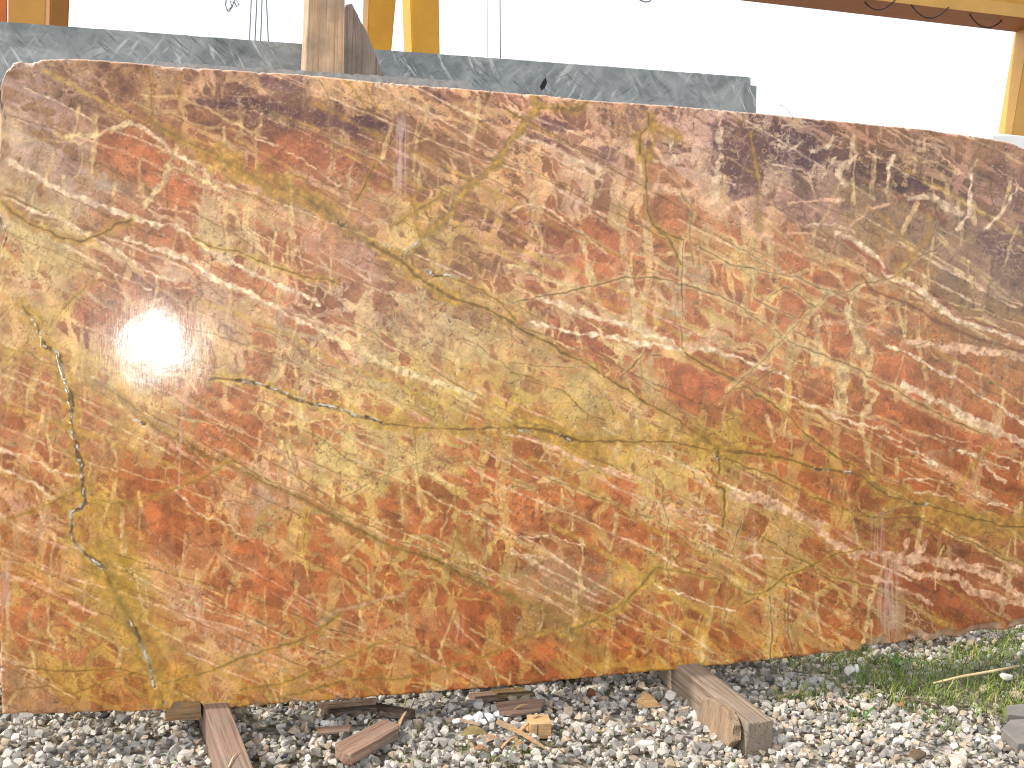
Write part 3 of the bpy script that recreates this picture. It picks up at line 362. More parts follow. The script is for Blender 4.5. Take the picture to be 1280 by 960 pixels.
def pattern(px, py, seed=5):
    """colour (sRGB 0..1), pit depth (mm) and gloss loss of the slab's face"""
    n1, n2, n3, n4 = Noise(seed), Noise(seed+1), Noise(seed+2), Noise(seed+3)
    f32 = np.float32
    px = px.astype(f32); py = py.astype(f32)
    wx = (n1.fbm(px/38, py/38, 4)-.5); wy = (n2.fbm(px/38, py/38, 4)-.5)
    fx = (n3.fbm(px/7, py/7, 3)-.5); fy = (n4.fbm(px/7, py/7, 3)-.5)
    X = px+wx*20+fx*3.2; Y = py+wy*20+fy*3.2
    # zones
    W = np.zeros_like(px); Z = np.zeros(px.shape+(7,), f32)
    zx = px+wx*70+fx*14; zy = py+wy*70+fy*14
    for z in ZONES:
        d2 = ((zx-z[0])**2*.8+(zy-z[1])**2*1.25-(zx-z[0])*(zy-z[1])*.8)/(26.*26.)
        w = np.exp(-np.minimum(d2, 60)*.5)+1e-9
        W += w
        Z += w[..., None]*np.array(z[2:], f32)
    Z /= W[..., None]
    mat = Z[..., 0:3]; frg = Z[..., 3:6]; q = np.clip(Z[..., 6]*.86+.16, 0, 1)
    # angular fragments cut by the falling foliation and by upright joints
    tq = np.tan(np.radians(27))
    def frag(sx, sy, seed, lean):
        s = (X+lean*Y)/sx; t = (Y-X*tq)/sy
        return voronoi(s+64, t+64, seed)
    eA, iA = frag(50, 40, 11, .12); eB, iB = frag(23, 19, 12, -.1); eC, iC = frag(11.5, 9.5, 13, .05)
    wv = n3.fbm(px/60, py/60, 3)
    rag = (n4.fbm(px/5, py/5, 3)-.5)
    inv = 1-q
    mA = sstep(-.02, .025, eA-(-.01+.16*inv+.14*(wv-.5))+rag*.05)
    mB = sstep(-.025, .035, eB-(-.10+.27*inv+.22*(wv-.5))+rag*.09)
    mC = sstep(-.04, .05, eC-(-.34+.50*inv+.5*(n2.fbm(px/45, py/45, 2)-.5))+rag*.18)
    keep = sstep(-.08, .10, q*1.15+.14-(iB*.6+iA*.4))
    keep = keep*.85+.15*sstep(.15, .7, q)
    red = mA*mB*mC*keep
    # upright and foliation-parallel bands of cement that cut the fragments into blocks
    jb = n1.fbm((X+.10*Y)/15, (Y-X*tq)/95+20, 3); jf = n2.fbm((X+.4*Y)/120, (Y-X*tq)/13+40, 3)
    cut = np.maximum(sstep(.60, .66, jb-.10*(q-.5)), sstep(.62, .68, jf-.10*(q-.5)))
    red = red*(1-.85*cut)
    # half-replaced ghosts of fragments inside the cement
    eG, iG = frag(16, 12.5, 21, .15)
    ghost = sstep(.03, .10, eG+rag*.10-.16*(wv-.5))*sstep(.02, .10, q*.85+.20-iG)
    red = np.clip(red+ghost*(.38+.4*iG)*(1-red)*(1-.7*cut), 0, 1)
    # vary each fragment and mottle it
    tone = (iB-.5)*.22+(iA-.5)*.16+(n1.fbm(px/16, py/16, 4)-.5)*.55
    fr = (frg*C(1.02,1.20,1.02)*.80+C(200,120,72)*.20)*(1+tone[..., None]*.55)
    yl = (n2.fbm(px/30+9, py/30, 3)-.5)
    mat = mat*C(1.02,1.0,1.02)*.84+C(214,170,120)*.16
    mt = mat*(1+((n3.fbm(px/22, py/22, 4)-.5)*.42)[..., None])*(1+yl[..., None]*C(.02, .06, -.22))
    col = mt+(fr-mt)*red[..., None]
    def blend(c, a):
        nonlocal col
        col = col+(c-col)*a[..., None]
    for c, rx, ry, an, op, x, y in STAIN:
        a = np.radians(an); dx = zx-x; dy = zy-y
        u = (dx*np.cos(a)+dy*np.sin(a))/rx; v = (-dx*np.sin(a)+dy*np.cos(a))/ry
        k = op*sstep(1.5, .35, np.sqrt(u*u+v*v)+rag*.9)
        blend(c, k*(.6+.4*wv))
    bx = px+wx*20+fx*6; by = py+wy*20+fy*6
    for x, y, r in BLOB:
        u = (bx-x); v = (by-y)
        d = np.sqrt(u*u*1.1+v*v)
        a = sstep(r*1.15, r*.9, d+rag*4)
        blend(np.minimum(C(198,112,64)*.45+frg*C(1,1.15,1)*.55, 235)*(1+tone[..., None]*.6), a*.85)
    for pc, po, poly in [(None, 1, b) for b in BLOCK]+PATCH:
        P = np.array(poly, f32); m = 14
        sel = np.nonzero((px > P[:, 0].min()-m) & (px < P[:, 0].max()+m) & (py > P[:, 1].min()-m) & (py < P[:, 1].max()+m))
        if len(sel[0]) == 0: continue
        x = px[sel]+wx[sel]*12+fx[sel]*5; y = py[sel]+wy[sel]*12+fy[sel]*5
        ins = np.zeros(x.shape, bool); d = np.full(x.shape, 1e9, f32)
        for (x0, y0), (x1, y1) in zip(P, np.roll(P, -1, 0)):
            ins ^= ((y0 > y) != (y1 > y)) & (x < (x1-x0)*(y-y0)/(y1-y0 if abs(y1-y0) > 1e-6 else 1e-6)+x0)
            ux, uy = x1-x0, y1-y0; t = np.clip(((x-x0)*ux+(y-y0)*uy)/(ux*ux+uy*uy+1e-6), 0, 1)
            d = np.minimum(d, np.hypot(x-x0-t*ux, y-y0-t*uy))
        a = sstep(-1.6, 1.6, np.where(ins, d, -d)+rag[sel]*4)*(.45+.45*mB[sel]*mA[sel])*(1-.35*cut[sel])
        if pc is not None:
            a = sstep(-2.2, 2.2, np.where(ins, d, -d)+rag[sel]*7)*po*np.clip(.75+.8*(wv[sel]-.5)+rag[sel]*.6, 0, 1)
            col[sel] += (np.array(pc, f32)*(1+tone[sel][:, None]*.5)-col[sel])*a[:, None]; continue
        cb = (frg[sel]*C(1.02,1.18,1.0)*.6+C(198,110,64)*.4)*(1+tone[sel][:, None]*.7)
        col[sel] += (cb-col[sel])*a[:, None]
        red[sel] = np.maximum(red[sel], a)
    # cloudy greying and fine mottling
    gr = sstep(.58, .74, n4.fbm(px/34+5, py/34, 4)); blend(C(172,150,132)*.5+mat*.5, gr*.22)
    dk = sstep(.60, .78, n1.fbm(px/9+31, py/9, 4)); blend(col*.72+C(20,10,8)*.3, dk*.5*(.4+.6*red))
    # pale contorted scraps in the dark zones
    dark = sstep(150, 105, frg[..., 0])
    rg = np.abs(n2.fbm(px/20+n3.n(px/11, py/11)*1.4, py/15, 4)-.5)
    blend(CREAM*.7+mat*.3, sstep(.03, .012, rg)*dark*.75*sstep(.35, .6, wv))
    rg = np.abs(n4.fbm(px/9, py/8+n1.n(px/9, py/9), 3)-.5)
    blend(C(206,186,160), sstep(.03, .01, rg)*dark*.55*sstep(.5, .62, n3.fbm(px/26, py/26, 3)))
    # fine dark seams
    for k, (sc, an, op) in enumerate(((30, 1.5, .42), (17, 1.2, .35), (46, 2.2, .40))):
        a = n1 if k == 0 else n2 if k == 1 else n3
        s = (px*.88+py*.47); t = (py*.88-px*.47)
        r = np.abs(a.fbm(s/(sc*an)+k*7+wx*.6, t/sc, 4, .55)-.5)
        blend(C(112,74,58)*.6+frg*.25, sstep(.010, .002, r)*op*sstep(.4, .55, n4.fbm(px/50+k*3, py/50, 2)))
    r = np.abs(n4.fbm(px/24, py/26+3, 4)-.5); blend(OLIVE*.85, sstep(.009, .002, r)*.5*(1-red)*sstep(.45, .6, wv))
    # crackle
    blend(OLIVE*.8, sstep(.035, .0, eG+rag*.06)*.42*sstep(.46, .60, n2.fbm(px/55+2, py/55, 3)))
    blend(C(130,84,56), sstep(.030, .0, eB+rag*.04)*.35*sstep(.48, .60, n1.fbm(px/60+2, py/60, 3)))
    blend(CREAM, sstep(.05, .0, eC+rag*.08)*.30*red*sstep(.46, .62, n3.fbm(px/48+7, py/48, 3)))
    # random small joints: upright and along the foliation
    R = np.random.RandomState(77)
    wxx = px+wx*9+fx*3.2; wyy = py+wy*9+fy*3.2
    def stroke(pts, w, soft=.9, vary=.6, cx=None, cy=None):
        cx = wxx if cx is None else cx; cy = wyy if cy is None else cy
        P = np.array(pts, f32); m = w*1.6+soft+10
        sel = np.nonzero((px > P[:, 0].min()-m) & (px < P[:, 0].max()+m) & (py > P[:, 1].min()-m) & (py < P[:, 1].max()+m))
        if len(sel[0]) == 0: return None
        x = cx[sel]; y = cy[sel]; d = np.full(x.shape, 1e9, f32)
        for (x0, y0), (x1, y1) in zip(P[:-1], P[1:]):
            ux, uy = x1-x0, y1-y0; L = ux*ux+uy*uy+1e-6
            t = np.clip(((x-x0)*ux+(y-y0)*uy)/L, 0, 1)
            d = np.minimum(d, np.hypot(x-x0-t*ux, y-y0-t*uy))
        ww = w*.5*(1+vary*(vmod[sel]*2))
        return sel, d, ww
    vmod = n2.fbm(px/13+3, py/13, 3)-.5
    spk = n3.fbm(px/4.2, py/4.2, 2); tex = np.clip((n1.fbm(px/6.5+50, py/6.5, 4)-.5)*1.8+.5, 0, 1)
    vx = px+wx*10+fx*6; vy = py+wy*10+fy*6
    def paint(pts, c, w, op, soft=.9, vary=.6, jit=0, cx=None, cy=None):
        s = stroke(pts, w, soft, vary, cx, cy)
        if s is None: return
        sel, d, ww = s
        a = op*sstep(soft, -soft, d-ww)
        g = tex[sel]
        a = a*np.clip(.72+.6*g, 0, 1)
        if jit: a = a*(1-jit*sstep(.48, .66, spk[sel]))
        col[sel] += (c*(.84+.32*g)[:, None]-col[sel])*a[:, None]
    for i in range(300):
        x0 = R.uniform(-20, 1330); y0 = R.uniform(80, 880)
        up = R.rand() < .5
        an = np.radians(R.normal(92, 12) if up else R.normal(27, 9)); L = R.uniform(25, 95) if up else R.uniform(40, 190)
        pts = [(x0, y0)]
        for k in range(4):
            an2 = an+R.normal(0, .16); pts.append((pts[-1][0]+np.cos(an2)*L/4, pts[-1][1]+np.sin(an2)*L/4))
        if R.rand() < .45: paint(pts, CREAM*.75+C(200,150,80)*.25, R.uniform(1.5, 5 if up else 3.5), R.uniform(.4, .75))
        else: paint(pts, (BROWN, OLIVE, OCHRE)[R.randint(3)], R.uniform(.8, 1.6), R.uniform(.35, .7), .7)
    sxx = px+wx*5+fx*2; syy = py+wy*5+fy*2
    for i in range(230):
        x0 = R.uniform(-250, 1300); y0 = R.uniform(60, 860)
        an = np.radians(R.normal(25+5*(x0/1280), 3.5)); L = R.uniform(90, 460); n = 6; pts = [(x0, y0)]
        for k in range(n):
            a2 = an+R.normal(0, .05); pts.append((pts[-1][0]+np.cos(a2)*L/n, pts[-1][1]+np.sin(a2)*L/n))
        u = R.rand()
        if u < .50: paint(pts, (PALE, CREAM, PEACH)[R.randint(3)]*.97, R.uniform(1.2, 3.2), R.uniform(.45, .85), .6, 1.2, .3, sxx, syy)
        elif u < .8: paint(pts, (BROWN, OLIVE)[R.randint(2)], R.uniform(.8, 1.5), R.uniform(.45, .75), .6, .8, 0, sxx, syy)
        else: paint(pts, (OCHRE, YEL)[R.randint(2)], R.uniform(2, 6), R.uniform(.35, .6), 1.5, 1., 0, sxx, syy)
    for i in range(170):                                      # upright cement joints
        x0 = R.uniform(-20, 1320); y0 = R.uniform(140, 860); an = np.radians(R.normal(94, 9)); L = R.uniform(18, 70); pts = [(x0, y0)]
        for k in range(3): a2 = an+R.normal(0, .12); pts.append((pts[-1][0]+np.cos(a2)*L/3, pts[-1][1]+np.sin(a2)*L/3))
        paint(pts, CREAM*.6+C(206,160,92)*.4, R.uniform(2, 6), R.uniform(.5, .85), .7, 1., .15, sxx, syy)
    for c, w, op, pts in V: 
        paint(pts, c, w*1.15, min(1, op*1.1), 1.0, 1.0, .28, vx, vy)
    blend(C(70,52,44), sstep(.70, .78, n2.fbm(px/3.6+11, py/3.6, 3))*.4*sstep(.50, .66, n3.fbm(px/40, py/40, 3)))
    for c, w, op, hc, hw, ho, pts in F:
        if ho: paint(pts, hc, hw*1.15, ho, 2.6, 1.1)
        paint(pts, c, w*.95, op, .8, .8)
    # vertical scuffs left by handling
    st = n1.fbm(px/1.7, py/46, 2)
    for x, y0, y1, w, op in ((503,140,245,12,.62),(1098,632,705,13,.45),(1113,695,800,17,.5),(945,650,760,8,.3),(575,760,810,8,.35),(228,470,640,2,.5),(236,380,520,2,.4),(287,380,440,2,.4),(570,170,230,4,.2),(8,690,860,8,.45),(118,360,470,6,.22),(610,640,690,7,.25)):
        m = sstep(1.0, .3, np.abs(px-x-(py-y0)*(-.03))/w)*sstep(y0-8, y0+25, py)*sstep(y1+12, y1-30, py)
        blend(LILAC, m*op*sstep(.35, .62, st))
    # open cracks
    k2m = n3.fbm(px/11, py/11, 2)
    pit = np.zeros_like(px); rough = np.zeros_like(px)
    for w, pts in OPEN:
        s = stroke(pts, w+6, 1, .6)
        if s is None: continue
        sel, d, ww = s
        x_, y_ = px[sel], py[sel]
        k = n4.fbm(x_/5, y_/5, 3); k2 = n1.fbm(x_/14+9, y_/14, 3)
        a = sstep(w*.62, w*.12, d+(k-.5)*4+(k2-.45)*4)
        col[sel] += (C(96,70,46)-col[sel])*(a*.75)[:, None]
        # glint of the glassy rim painted white on one side, broken up
        s2 = stroke(pts, w+6, 1, .6, wxx+1.1+2.2*(k2m-.5), wyy+1.3)
        if s2 is not None:
            d2 = s2[1]; g = sstep(1.5, .4, d2+(k-.5)*2.4)*sstep(.47, .60, n2.fbm(x_/9+3, y_/9, 3))
            col[sel] += (WHITE*.97-col[sel])*(g*.85)[:, None]
            g = sstep(w*1.3, w*.5, d2+(k-.5)*5)*sstep(.5, .62, k2)*.5
            col[sel] += (C(196,184,170)-col[sel])*(g*.8)[:, None]
        pit[sel] = np.maximum(pit[sel], a*2.2)
        rough[sel] = np.maximum(rough[sel], a*.5)
    # tiny chips
    ch = sstep(.78, .84, n1.fbm(px/3.4+7, py/3.4, 2))*sstep(.5, .62, n4.fbm(px/60, py/60, 2)); blend(WHITE*.9, ch*.35)
    grain = (n3.n(px/2.1, py/2.1)-.5)*.10+(n4.n(px/1.3+5, py/1.3)-.5)*.06
    lum = col.mean(-1, keepdims=True)
    col = (lum+(col-lum)*.90)*np.clip(149+(lum-145)*1.16, 8, 255)/np.maximum(lum, 8)
    col = col*(1+grain[..., None])
    return np.clip(col, 4, 250)/255., pit, rough
# --- stone pattern end ---------------------------------------------------
# ================================================================== ground
gm = Mat('gravel_bed'); co = gm.coord()
vor = gm.n('ShaderNodeTexVoronoi', Scale=46.0); gm.l(co, vor.inputs['Vector'])
nz = gm.noise(co, 2.2, 6, .65)
stones = gm.mix(.55, gm.ramp(gm.noise(co, 40, 3), [(.3, srgb(112, 106, 98)), (.7, srgb(182, 176, 166))]), vor.outputs['Color'], 'SOFT_LIGHT')
stones = gm.mix(.6, stones, srgb(168, 162, 150))
soil = gm.ramp(gm.noise(co, 18, 6, .7), [(.3, srgb(84, 74, 56)), (.7, srgb(134, 122, 98))])
xg = gm.n('ShaderNodeSeparateXYZ'); gm.l(co, xg.inputs[0])
gm.color(gm.mix(gm.ramp(nz, [(.4, K1), (.62, W1)]), stones, soil)); gm.rough(.95)
gm.bump(vor.outputs['Distance'], .8, .02)
bm = bmesh.new()
xs = [-900, -300, -80, -20, -6]+[-3+i*.12 for i in range(75)]+[12, 30, 90, 300, 900]
ys = [-900, -300, -60, -12, -3]+[.6+i*.12 for i in range(36)]+[8, 20, 60, 250, 900]
gnoise = lambda x, y: .010*math.sin(x*3.1+y*1.7)+.007*math.sin(x*7.3-y*5.1+1)+.006*math.sin(y*9.7+x*2.2)
def gz(x, y): return -.012+(gnoise(x, y)*.55 if -4 < x < 7 and 0 < y < 6 else 0)
gv = [[bm.verts.new((x, y, gz(x, y))) for x in xs] for y in ys]
for j in range(len(ys)-1):
    for i in range(len(xs)-1): bm.faces.new((gv[j][i], gv[j][i+1], gv[j+1][i+1], gv[j+1][i]))
tag(fin(bm, 'ground', gm.m, smooth=True), kind='structure')

# ================================================================== the polished marble slab
EX = np.array([1., 0, 0]); EU = np.cross(EX, NW); EU *= np.sign(EU[2])      # axes in the face
O0 = on_face(8, 893)
def fuv(p): d = p-O0; return np.array([np.dot(d, EX), np.dot(d, EU)])
# outline in the face, followed along the photograph's edges
def poly_uv(pp): return np.array([fuv(on_face(*p)) for p in pp])
TOP = poly_uv([(0,112),(3,100),(8,88),(16,79),(26,76),(36,78),(46,77),(52,74),(70,73.5),(85,72.5),(130,75),(210,82),(300,88),(380,93),(470,102),(560,109),(640,116),(700,120),(720,124),(840,132),(945,141),(1060,152),(1160,162),(1225,171),(1262,178),(1272,181),(1282,186),(1330,200)])
BOT = poly_uv([(6,893),(60,892),(140,890),(185,889),(196,887),(204,889),(212,886),(217,879),(232,877.5),(250,877),(255,884),(262,886.5),(300,884),(380,878),(470,871),(560,864),(650,856),(760,845),(830,839),(900,832),(985,822),(1072,813),(1076,809),(1110,806),(1148,798),(1160,802),(1172,801),(1180,796),(1190,795),(1202,797),(1212,793),(1222,790),(1240,787),(1256,788),(1270,784),(1290,781),(1340,776)])
LEFT = poly_uv([(0,112),(-4,150),(-5,260),(-4,400),(-4,560),(-3,700),(2,893)])
ULEN = fuv(on_face(1345, 500))[0]
NX, NY = 1340, 670
# u runs from a slightly ragged left edge to the sawn right end
tt = np.linspace(0, 1, NX); ss = np.linspace(0, 1, NY)
lu = np.interp(ss*1.56, LEFT[::-1, 1], LEFT[::-1, 0])
lu += .0015*np.sin(ss*71)+.001*np.sin(ss*173+1)
U = lu[:, None]+(ULEN-lu[:, None])*tt[None, :]
ub = lu[0]+(ULEN-lu[0])*tt
vt = np.interp(U, TOP[:, 0], TOP[:, 1]); vb = np.interp(U, BOT[:, 0], BOT[:, 1])
jag = np.random.RandomState(2).rand(4000)
jn = lambda u, f, a: a*(np.interp(u*f % 3999, np.arange(4000), jag)-.5)
vt = vt+jn(U+2, 160, .0016)+jn(U+2, 30, .0015); vb = vb+jn(U+1, 170, .003)+jn(U+3, 45, .004)
VV = vb+(vt-vb)*ss[:, None]
Pw = O0[None, None]+U[..., None]*EX+VV[..., None]*EU
dv = (Pw-CAM) @ ROT           # back to camera axes to find which part of the traced pattern lies here
ppx = 640-dv[..., 0]/dv[..., 2]*FPX; ppy = 480+dv[..., 1]/dv[..., 2]*FPX
rgb, pit, rgh = pattern(ppx, ppy)
lin = np.where(rgb <= .04045, rgb/12.92, ((rgb+.055)/1.055)**2.4)*ALB
# rounded arris and chipped rim
edge = np.minimum(np.minimum(vt-VV, VV-vb), np.minimum(U-lu[:, None], ULEN-U))
arr = np.clip(1-edge/.006, 0, 1)**2*.004
Nz = Noise(91)
chip = sstep(.60, .72, Nz.fbm(U*45, VV*45, 3))*np.clip(1-edge/.012, 0, 1)*.006
# broken corner and shelled-off lower edge at the right
sh = np.clip(1-(VV-vb)/.03, 0, 1)*sstep(1060, 1085, ppx)*sstep(.35, .6, Nz.fbm(U*14+4, VV*20, 3))*.012
depth = pit*.001+arr+chip+sh
wav = (Nz.fbm(U*9, VV*9, 2)-.5)*.0011
Pw = Pw+NW*(depth+wav)[..., None]
broken = np.clip((chip+sh)/.004, 0, 1)
pale = np.array([.62, .50, .40])*ALB
topm = sstep(.004, .0015, vt-VV)*.6
mixv = np.clip(np.maximum(broken*.35, topm), 0, 1)[..., None]
lin = lin*(1-mixv)+pale*mixv
rgh = np.clip(rgh+broken*.5+topm, 0, 1)
idx = np.arange(NX*NY).reshape(NY, NX)
faces = np.stack([idx[:-1, :-1], idx[:-1, 1:], idx[1:, 1:], idx[1:, :-1]], -1).reshape(-1, 4)
base = O0+EX*1.5
sm = Mat('polished_marble')
a = sm.n('ShaderNodeAttribute', attribute_name='stone'); ra = sm.n('ShaderNodeAttribute', attribute_name='dull')
co = sm.coord()
f1 = sm.noise(co, 260, 4, .6)
c = sm.mix(1.0, a.outputs['Color'], sm.ramp(f1, [(.25, (.90, .89, .88, 1)), (.75, (1.10, 1.10, 1.10, 1))]), 'MULTIPLY')
sm.color(c)
scr = sm.noise(sm.coord((420, 420, 9)), 1, 3, .6)
r0 = sm.ramp(scr, [(.3, (.09,)*3+(1,)), (.75, (.17,)*3+(1,))])
mm = sm.n('ShaderNodeMath', operation='MULTIPLY_ADD'); sm.l(ra.outputs['Fac'], mm.inputs[0]); mm.inputs[1].default_value = .6; sm.l(r0, mm.inputs[2])
sm.l(mm.outputs[0], sm.b.inputs['Roughness'])
sm.b.inputs['Specular IOR Level'].default_value = .5
hb = sm.noise(co, 35, 5, .6)
hadd = sm.n('ShaderNodeMath', operation='MULTIPLY_ADD'); sm.l(scr, hadd.inputs[0]); hadd.inputs[1].default_value = .28; sm.l(hb, hadd.inputs[2])
sm.bump(hadd.outputs[0], .055, .003)
me = mesh_np('polished_face', (Pw-base).reshape(-1, 3), faces, sm.m, 'stone', lin.reshape(-1, 3), smooth=True)
da = me.attributes.new('dull', 'FLOAT', 'POINT'); da.data.foreach_set('value', rgh.astype(np.float32).ravel())
slab = empty('marble_slab', tuple(base))
tag(slab, 'large polished red and ochre veined marble slab leaning on two timber bearers', 'marble slab')
fo = link('polished_face', me, None, slab)
# sawn rim and back, 3 cm behind the face
TH = .03
ring = np.concatenate([idx[0, :], idx[1:, -1], idx[-1, -2::-1], idx[-2:0, 0]])[::1]
fr = Pw.reshape(-1, 3)[ring]
bk = fr+NW*TH
n = len(ring); mid = fr+NW*TH*.5+nrg.normal(0, .0012, fr.shape)
allv = np.concatenate([fr, mid, bk]); k = np.arange(n); k2 = (k+1) % n
f = np.concatenate([np.stack([k, k2, k2+n, k+n], 1), np.stack([k+n, k2+n, k2+2*n, k+2*n], 1)])
rim = plain_mat('sawn_marble_edge', srgb(206, 172, 140), .8, .3, 40, .3, srgb(160, 110, 80))
me = mesh_np('sawn_edge', allv-base, f, rim); link('sawn_edge', me, None, slab)
cor = [idx[0, 0], idx[0, -1], idx[-1, -1], idx[-1, 0]]
bmv = [Vector(Pw.reshape(-1, 3)[i]+NW*(TH-.0005)-base) for i in cor]
bm = bmesh.new(); bm.faces.new([bm.verts.new(v) for v in bmv]); fin(bm, 'back_face', rim, slab)

def slab_y(z): return float((on_face(600, 500)[1])+(z-on_face(600, 500)[2])*math.tan(LEAN))   # distance of the leaning face at a height
# thin grey slab right behind, only its rough top shows
def lean_slab(name, u0px, u1px, ytop0, ytop1, off, thick, mat, label, cat, notch=False, zlow=.1, rough=.003, seed=1):
    """a sawn slab parallel to the front one, off metres behind its face"""
    a = on_face(u0px, ytop0, off); b = on_face(u1px, ytop1, off)
    root = tag(empty(name, (float((a[0]+b[0])/2), float(a[1]-a[2]*math.tan(LEAN)), 0)), label, cat)
    o = np.array(root.location)
    r = random.Random(seed); nn = 120
    top = [a+(b-a)*i/nn+EU*r.uniform(-rough, rough) for i in range(nn+1)]
    if notch:
        top[-1] = b-EU*.004; cut = b-EX*.022-EU*.002
        top = [p for p in top if p[0] < cut[0]]+[cut, cut-EU*.024, b-EU*.026]
    down = lambda p: p-EU*((p[2]-zlow)/EU[2])
    bm = bmesh.new()
    F_ = [bm.verts.new(Vector(p-o)) for p in top]; B_ = [bm.verts.new(Vector(p-o+NW*thick)) for p in top]
    L_ = [bm.verts.new(Vector(down(p)-o)) for p in top]; LB = [bm.verts.new(Vector(down(p)-o+NW*thick)) for p in top]
    m = len(top)
    for i in range(m-1):
        bm.faces.new((L_[i], L_[i+1], F_[i+1], F_[i])); bm.faces.new((F_[i], F_[i+1], B_[i+1], B_[i]))
        bm.faces.new((B_[i], B_[i+1], LB[i+1], LB[i])); bm.faces.new((LB[i], LB[i+1], L_[i+1], L_[i]))
    for i in (0, m-1): bm.faces.new((F_[i], B_[i], LB[i], L_[i]))
    fin(bm, 'stone_body', mat, root)
    return root
gs = Mat('grey_green_stone'); co = gs.coord((1, 1, 1)); 
n1 = gs.noise(gs.coord((9, 9, 9)), 1, 8, .65, 1.2)
c = gs.ramp(n1, [(.30, srgb(100, 104, 102)), (.5, srgb(140, 143, 140)), (.70, srgb(172, 174, 170))])
for sc_, rot, thr, cl, op in (((60, 60, 7), (0, math.radians(30), 0), .60, srgb(206, 206, 200), .8), ((70, 70, 8), (0, math.radians(-35), 0), .62, srgb(196, 198, 192), .75), ((120, 120, 14), (0, math.radians(52), 0), .60, srgb(78, 84, 84), .8), ((160, 160, 20), (0, math.radians(-60), 0), .61, srgb(84, 90, 90), .7)):
    tc = gs.coord(sc_, rot=rot); k = gs.noise(tc, 1, 4, .6, .5)
    msk = gs.noise(gs.coord((5, 5, 5), rot=rot), 1, 3)
    fm = gs.n('ShaderNodeMath', operation='MULTIPLY'); gs.l(gs.ramp(k, [(thr-.04, K1), (thr+.05, (op,)*3+(1,))]), fm.inputs[0]); gs.l(gs.ramp(msk, [(.42, K1), (.6, W1)]), fm.inputs[1])
    c = gs.mix(fm.outputs[0], c, cl)
dk = gs.noise(gs.coord((22, 22, 40), rot=(0, .5, 0)), 1, 6, .75, 1); c = gs.mix(gs.ramp(dk, [(.64, K1), (.70, (.7,)*3+(1,))]), c, srgb(52, 58, 60))
gs.color(c); gs.rough(.35); gs.bump(n1, .1, .003)
grey_top = plain_mat('sawn_grey_edge', srgb(150, 150, 148), .85, .3, 60)
lean_slab('sawn_slab', 196, 590, 77, 102, .042, .03, grey_top, 'thin pale grey sawn slab whose rough top rises just behind the veined slab', 'stone slab', rough=.0022)
gslab = lean_slab('grey_slab', -160, 946, 15, 97, .30, .03, gs.m, 'taller grey green streaked stone slab standing behind the veined marble', 'stone slab', notch=True, rough=.0006, seed=3)
# chipped hole near the top of the grey slab
bm = bmesh.new(); hp = [on_face(x, y, .299) for x, y in ((682,97),(684,103),(681,110),(677,113),(675,108),(678,102))]
prism(bm, [Vector(p-np.array(gslab.location)) for p in hp], Vector(NW)*.004)
fin(bm, 'chip', plain_mat('dark_chip', srgb(44, 46, 44), .9), gslab)

# ================================================================== timbers
w_beam = wood_mat('weathered_beam', srgb(168, 150, 132), srgb(132, 114, 96), 0)
w_left = wood_mat('brown_beam', srgb(160, 134, 116), srgb(126, 102, 88), 0)
w_post = wood_mat('tan_post', srgb(214, 184, 152), srgb(182, 146, 112), 2)
w_grey = wood_mat('grey_board', srgb(178, 160, 146), srgb(142, 124, 112), 2)
w_pale = wood_mat('fresh_wood', srgb(226, 190, 138), srgb(196, 150, 96), 0, 1.5)
w_dark = wood_mat('dark_wood', srgb(110, 88, 72), srgb(66, 50, 40), 0, 1.5)
w_mid = wood_mat('plank_wood', srgb(172, 142, 122), srgb(116, 88, 72), 0, 1.5)

def beam(name, A, B, width, z0, z1, mat, label, cat, seed, side=1):
    """a squared timber whose top edge runs from A to B; width goes to the right of that run"""
    A = Vector((A[0], A[1], 0)); B = Vector((B[0], B[1], 0)); d = (B-A); L = d.length; d.normalize()
    bm = bmesh.new(); bmesh.ops.create_cube(bm, size=1)
    for v in bm.verts: v.co = Vector(((v.co.x+.5)*L, v.co.y*width, z0+(v.co.z+.5)*(z1-z0)))
    rough_up(bm, .0012, seed, .005, 5)
    o = fin(bm, name, mat)
    s = Vector((d.y, -d.x, 0))*side
    o.location = A+s*width/2; o.rotation_euler = (0, 0, math.atan2(d.y, d.x))
    return tag(o, label, cat)
# right bearer: top left edge runs from under the slab to its cut end
e1 = on_z(935, 903, ZB); e2 = on_z(965, 898, ZB); s1 = on_z(861, 843, ZB)
wd = float(np.linalg.norm(e2-e1)); back = s1+(s1-e1)/np.linalg.norm(s1-e1)*.62
bearer_r = beam('timber_bearer', back, e1, wd, -.03, ZB-.001, w_beam, 'squared weathered timber bearer with its cut end on the gravel beside grass', 'timber', 3, -1)
f1_ = on_z(283, 962, ZB); s2 = on_z(258, 888, ZB); f2_ = on_z(318, 962, ZB)
wl = float(np.linalg.norm((f2_-f1_)[:2]))*.97
dl = (f1_-s2)/np.linalg.norm(f1_-s2)
beam('timber_bearer', s2-dl*.62, f1_+dl*.25, wl, -.03, ZB-.001, w_left, 'brown timber bearer under the slab with a straw lying on its top', 'timber', 5, -1)
# small wedge beside it
a = on_z(207, 889, ZB-.01); b = on_z(254, 886, ZB-.01)
beam('timber_wedge', a+np.array([0, .012, 0]), b+np.array([-.004, .012, 0]), .20, .045, ZB+.012, wood_mat('ochre_wedge', srgb(176, 138, 84), srgb(126, 92, 52), 0), 'short ochre wood wedge tucked under the slab beside the brown bearer', 'wood wedge', 6, -1)
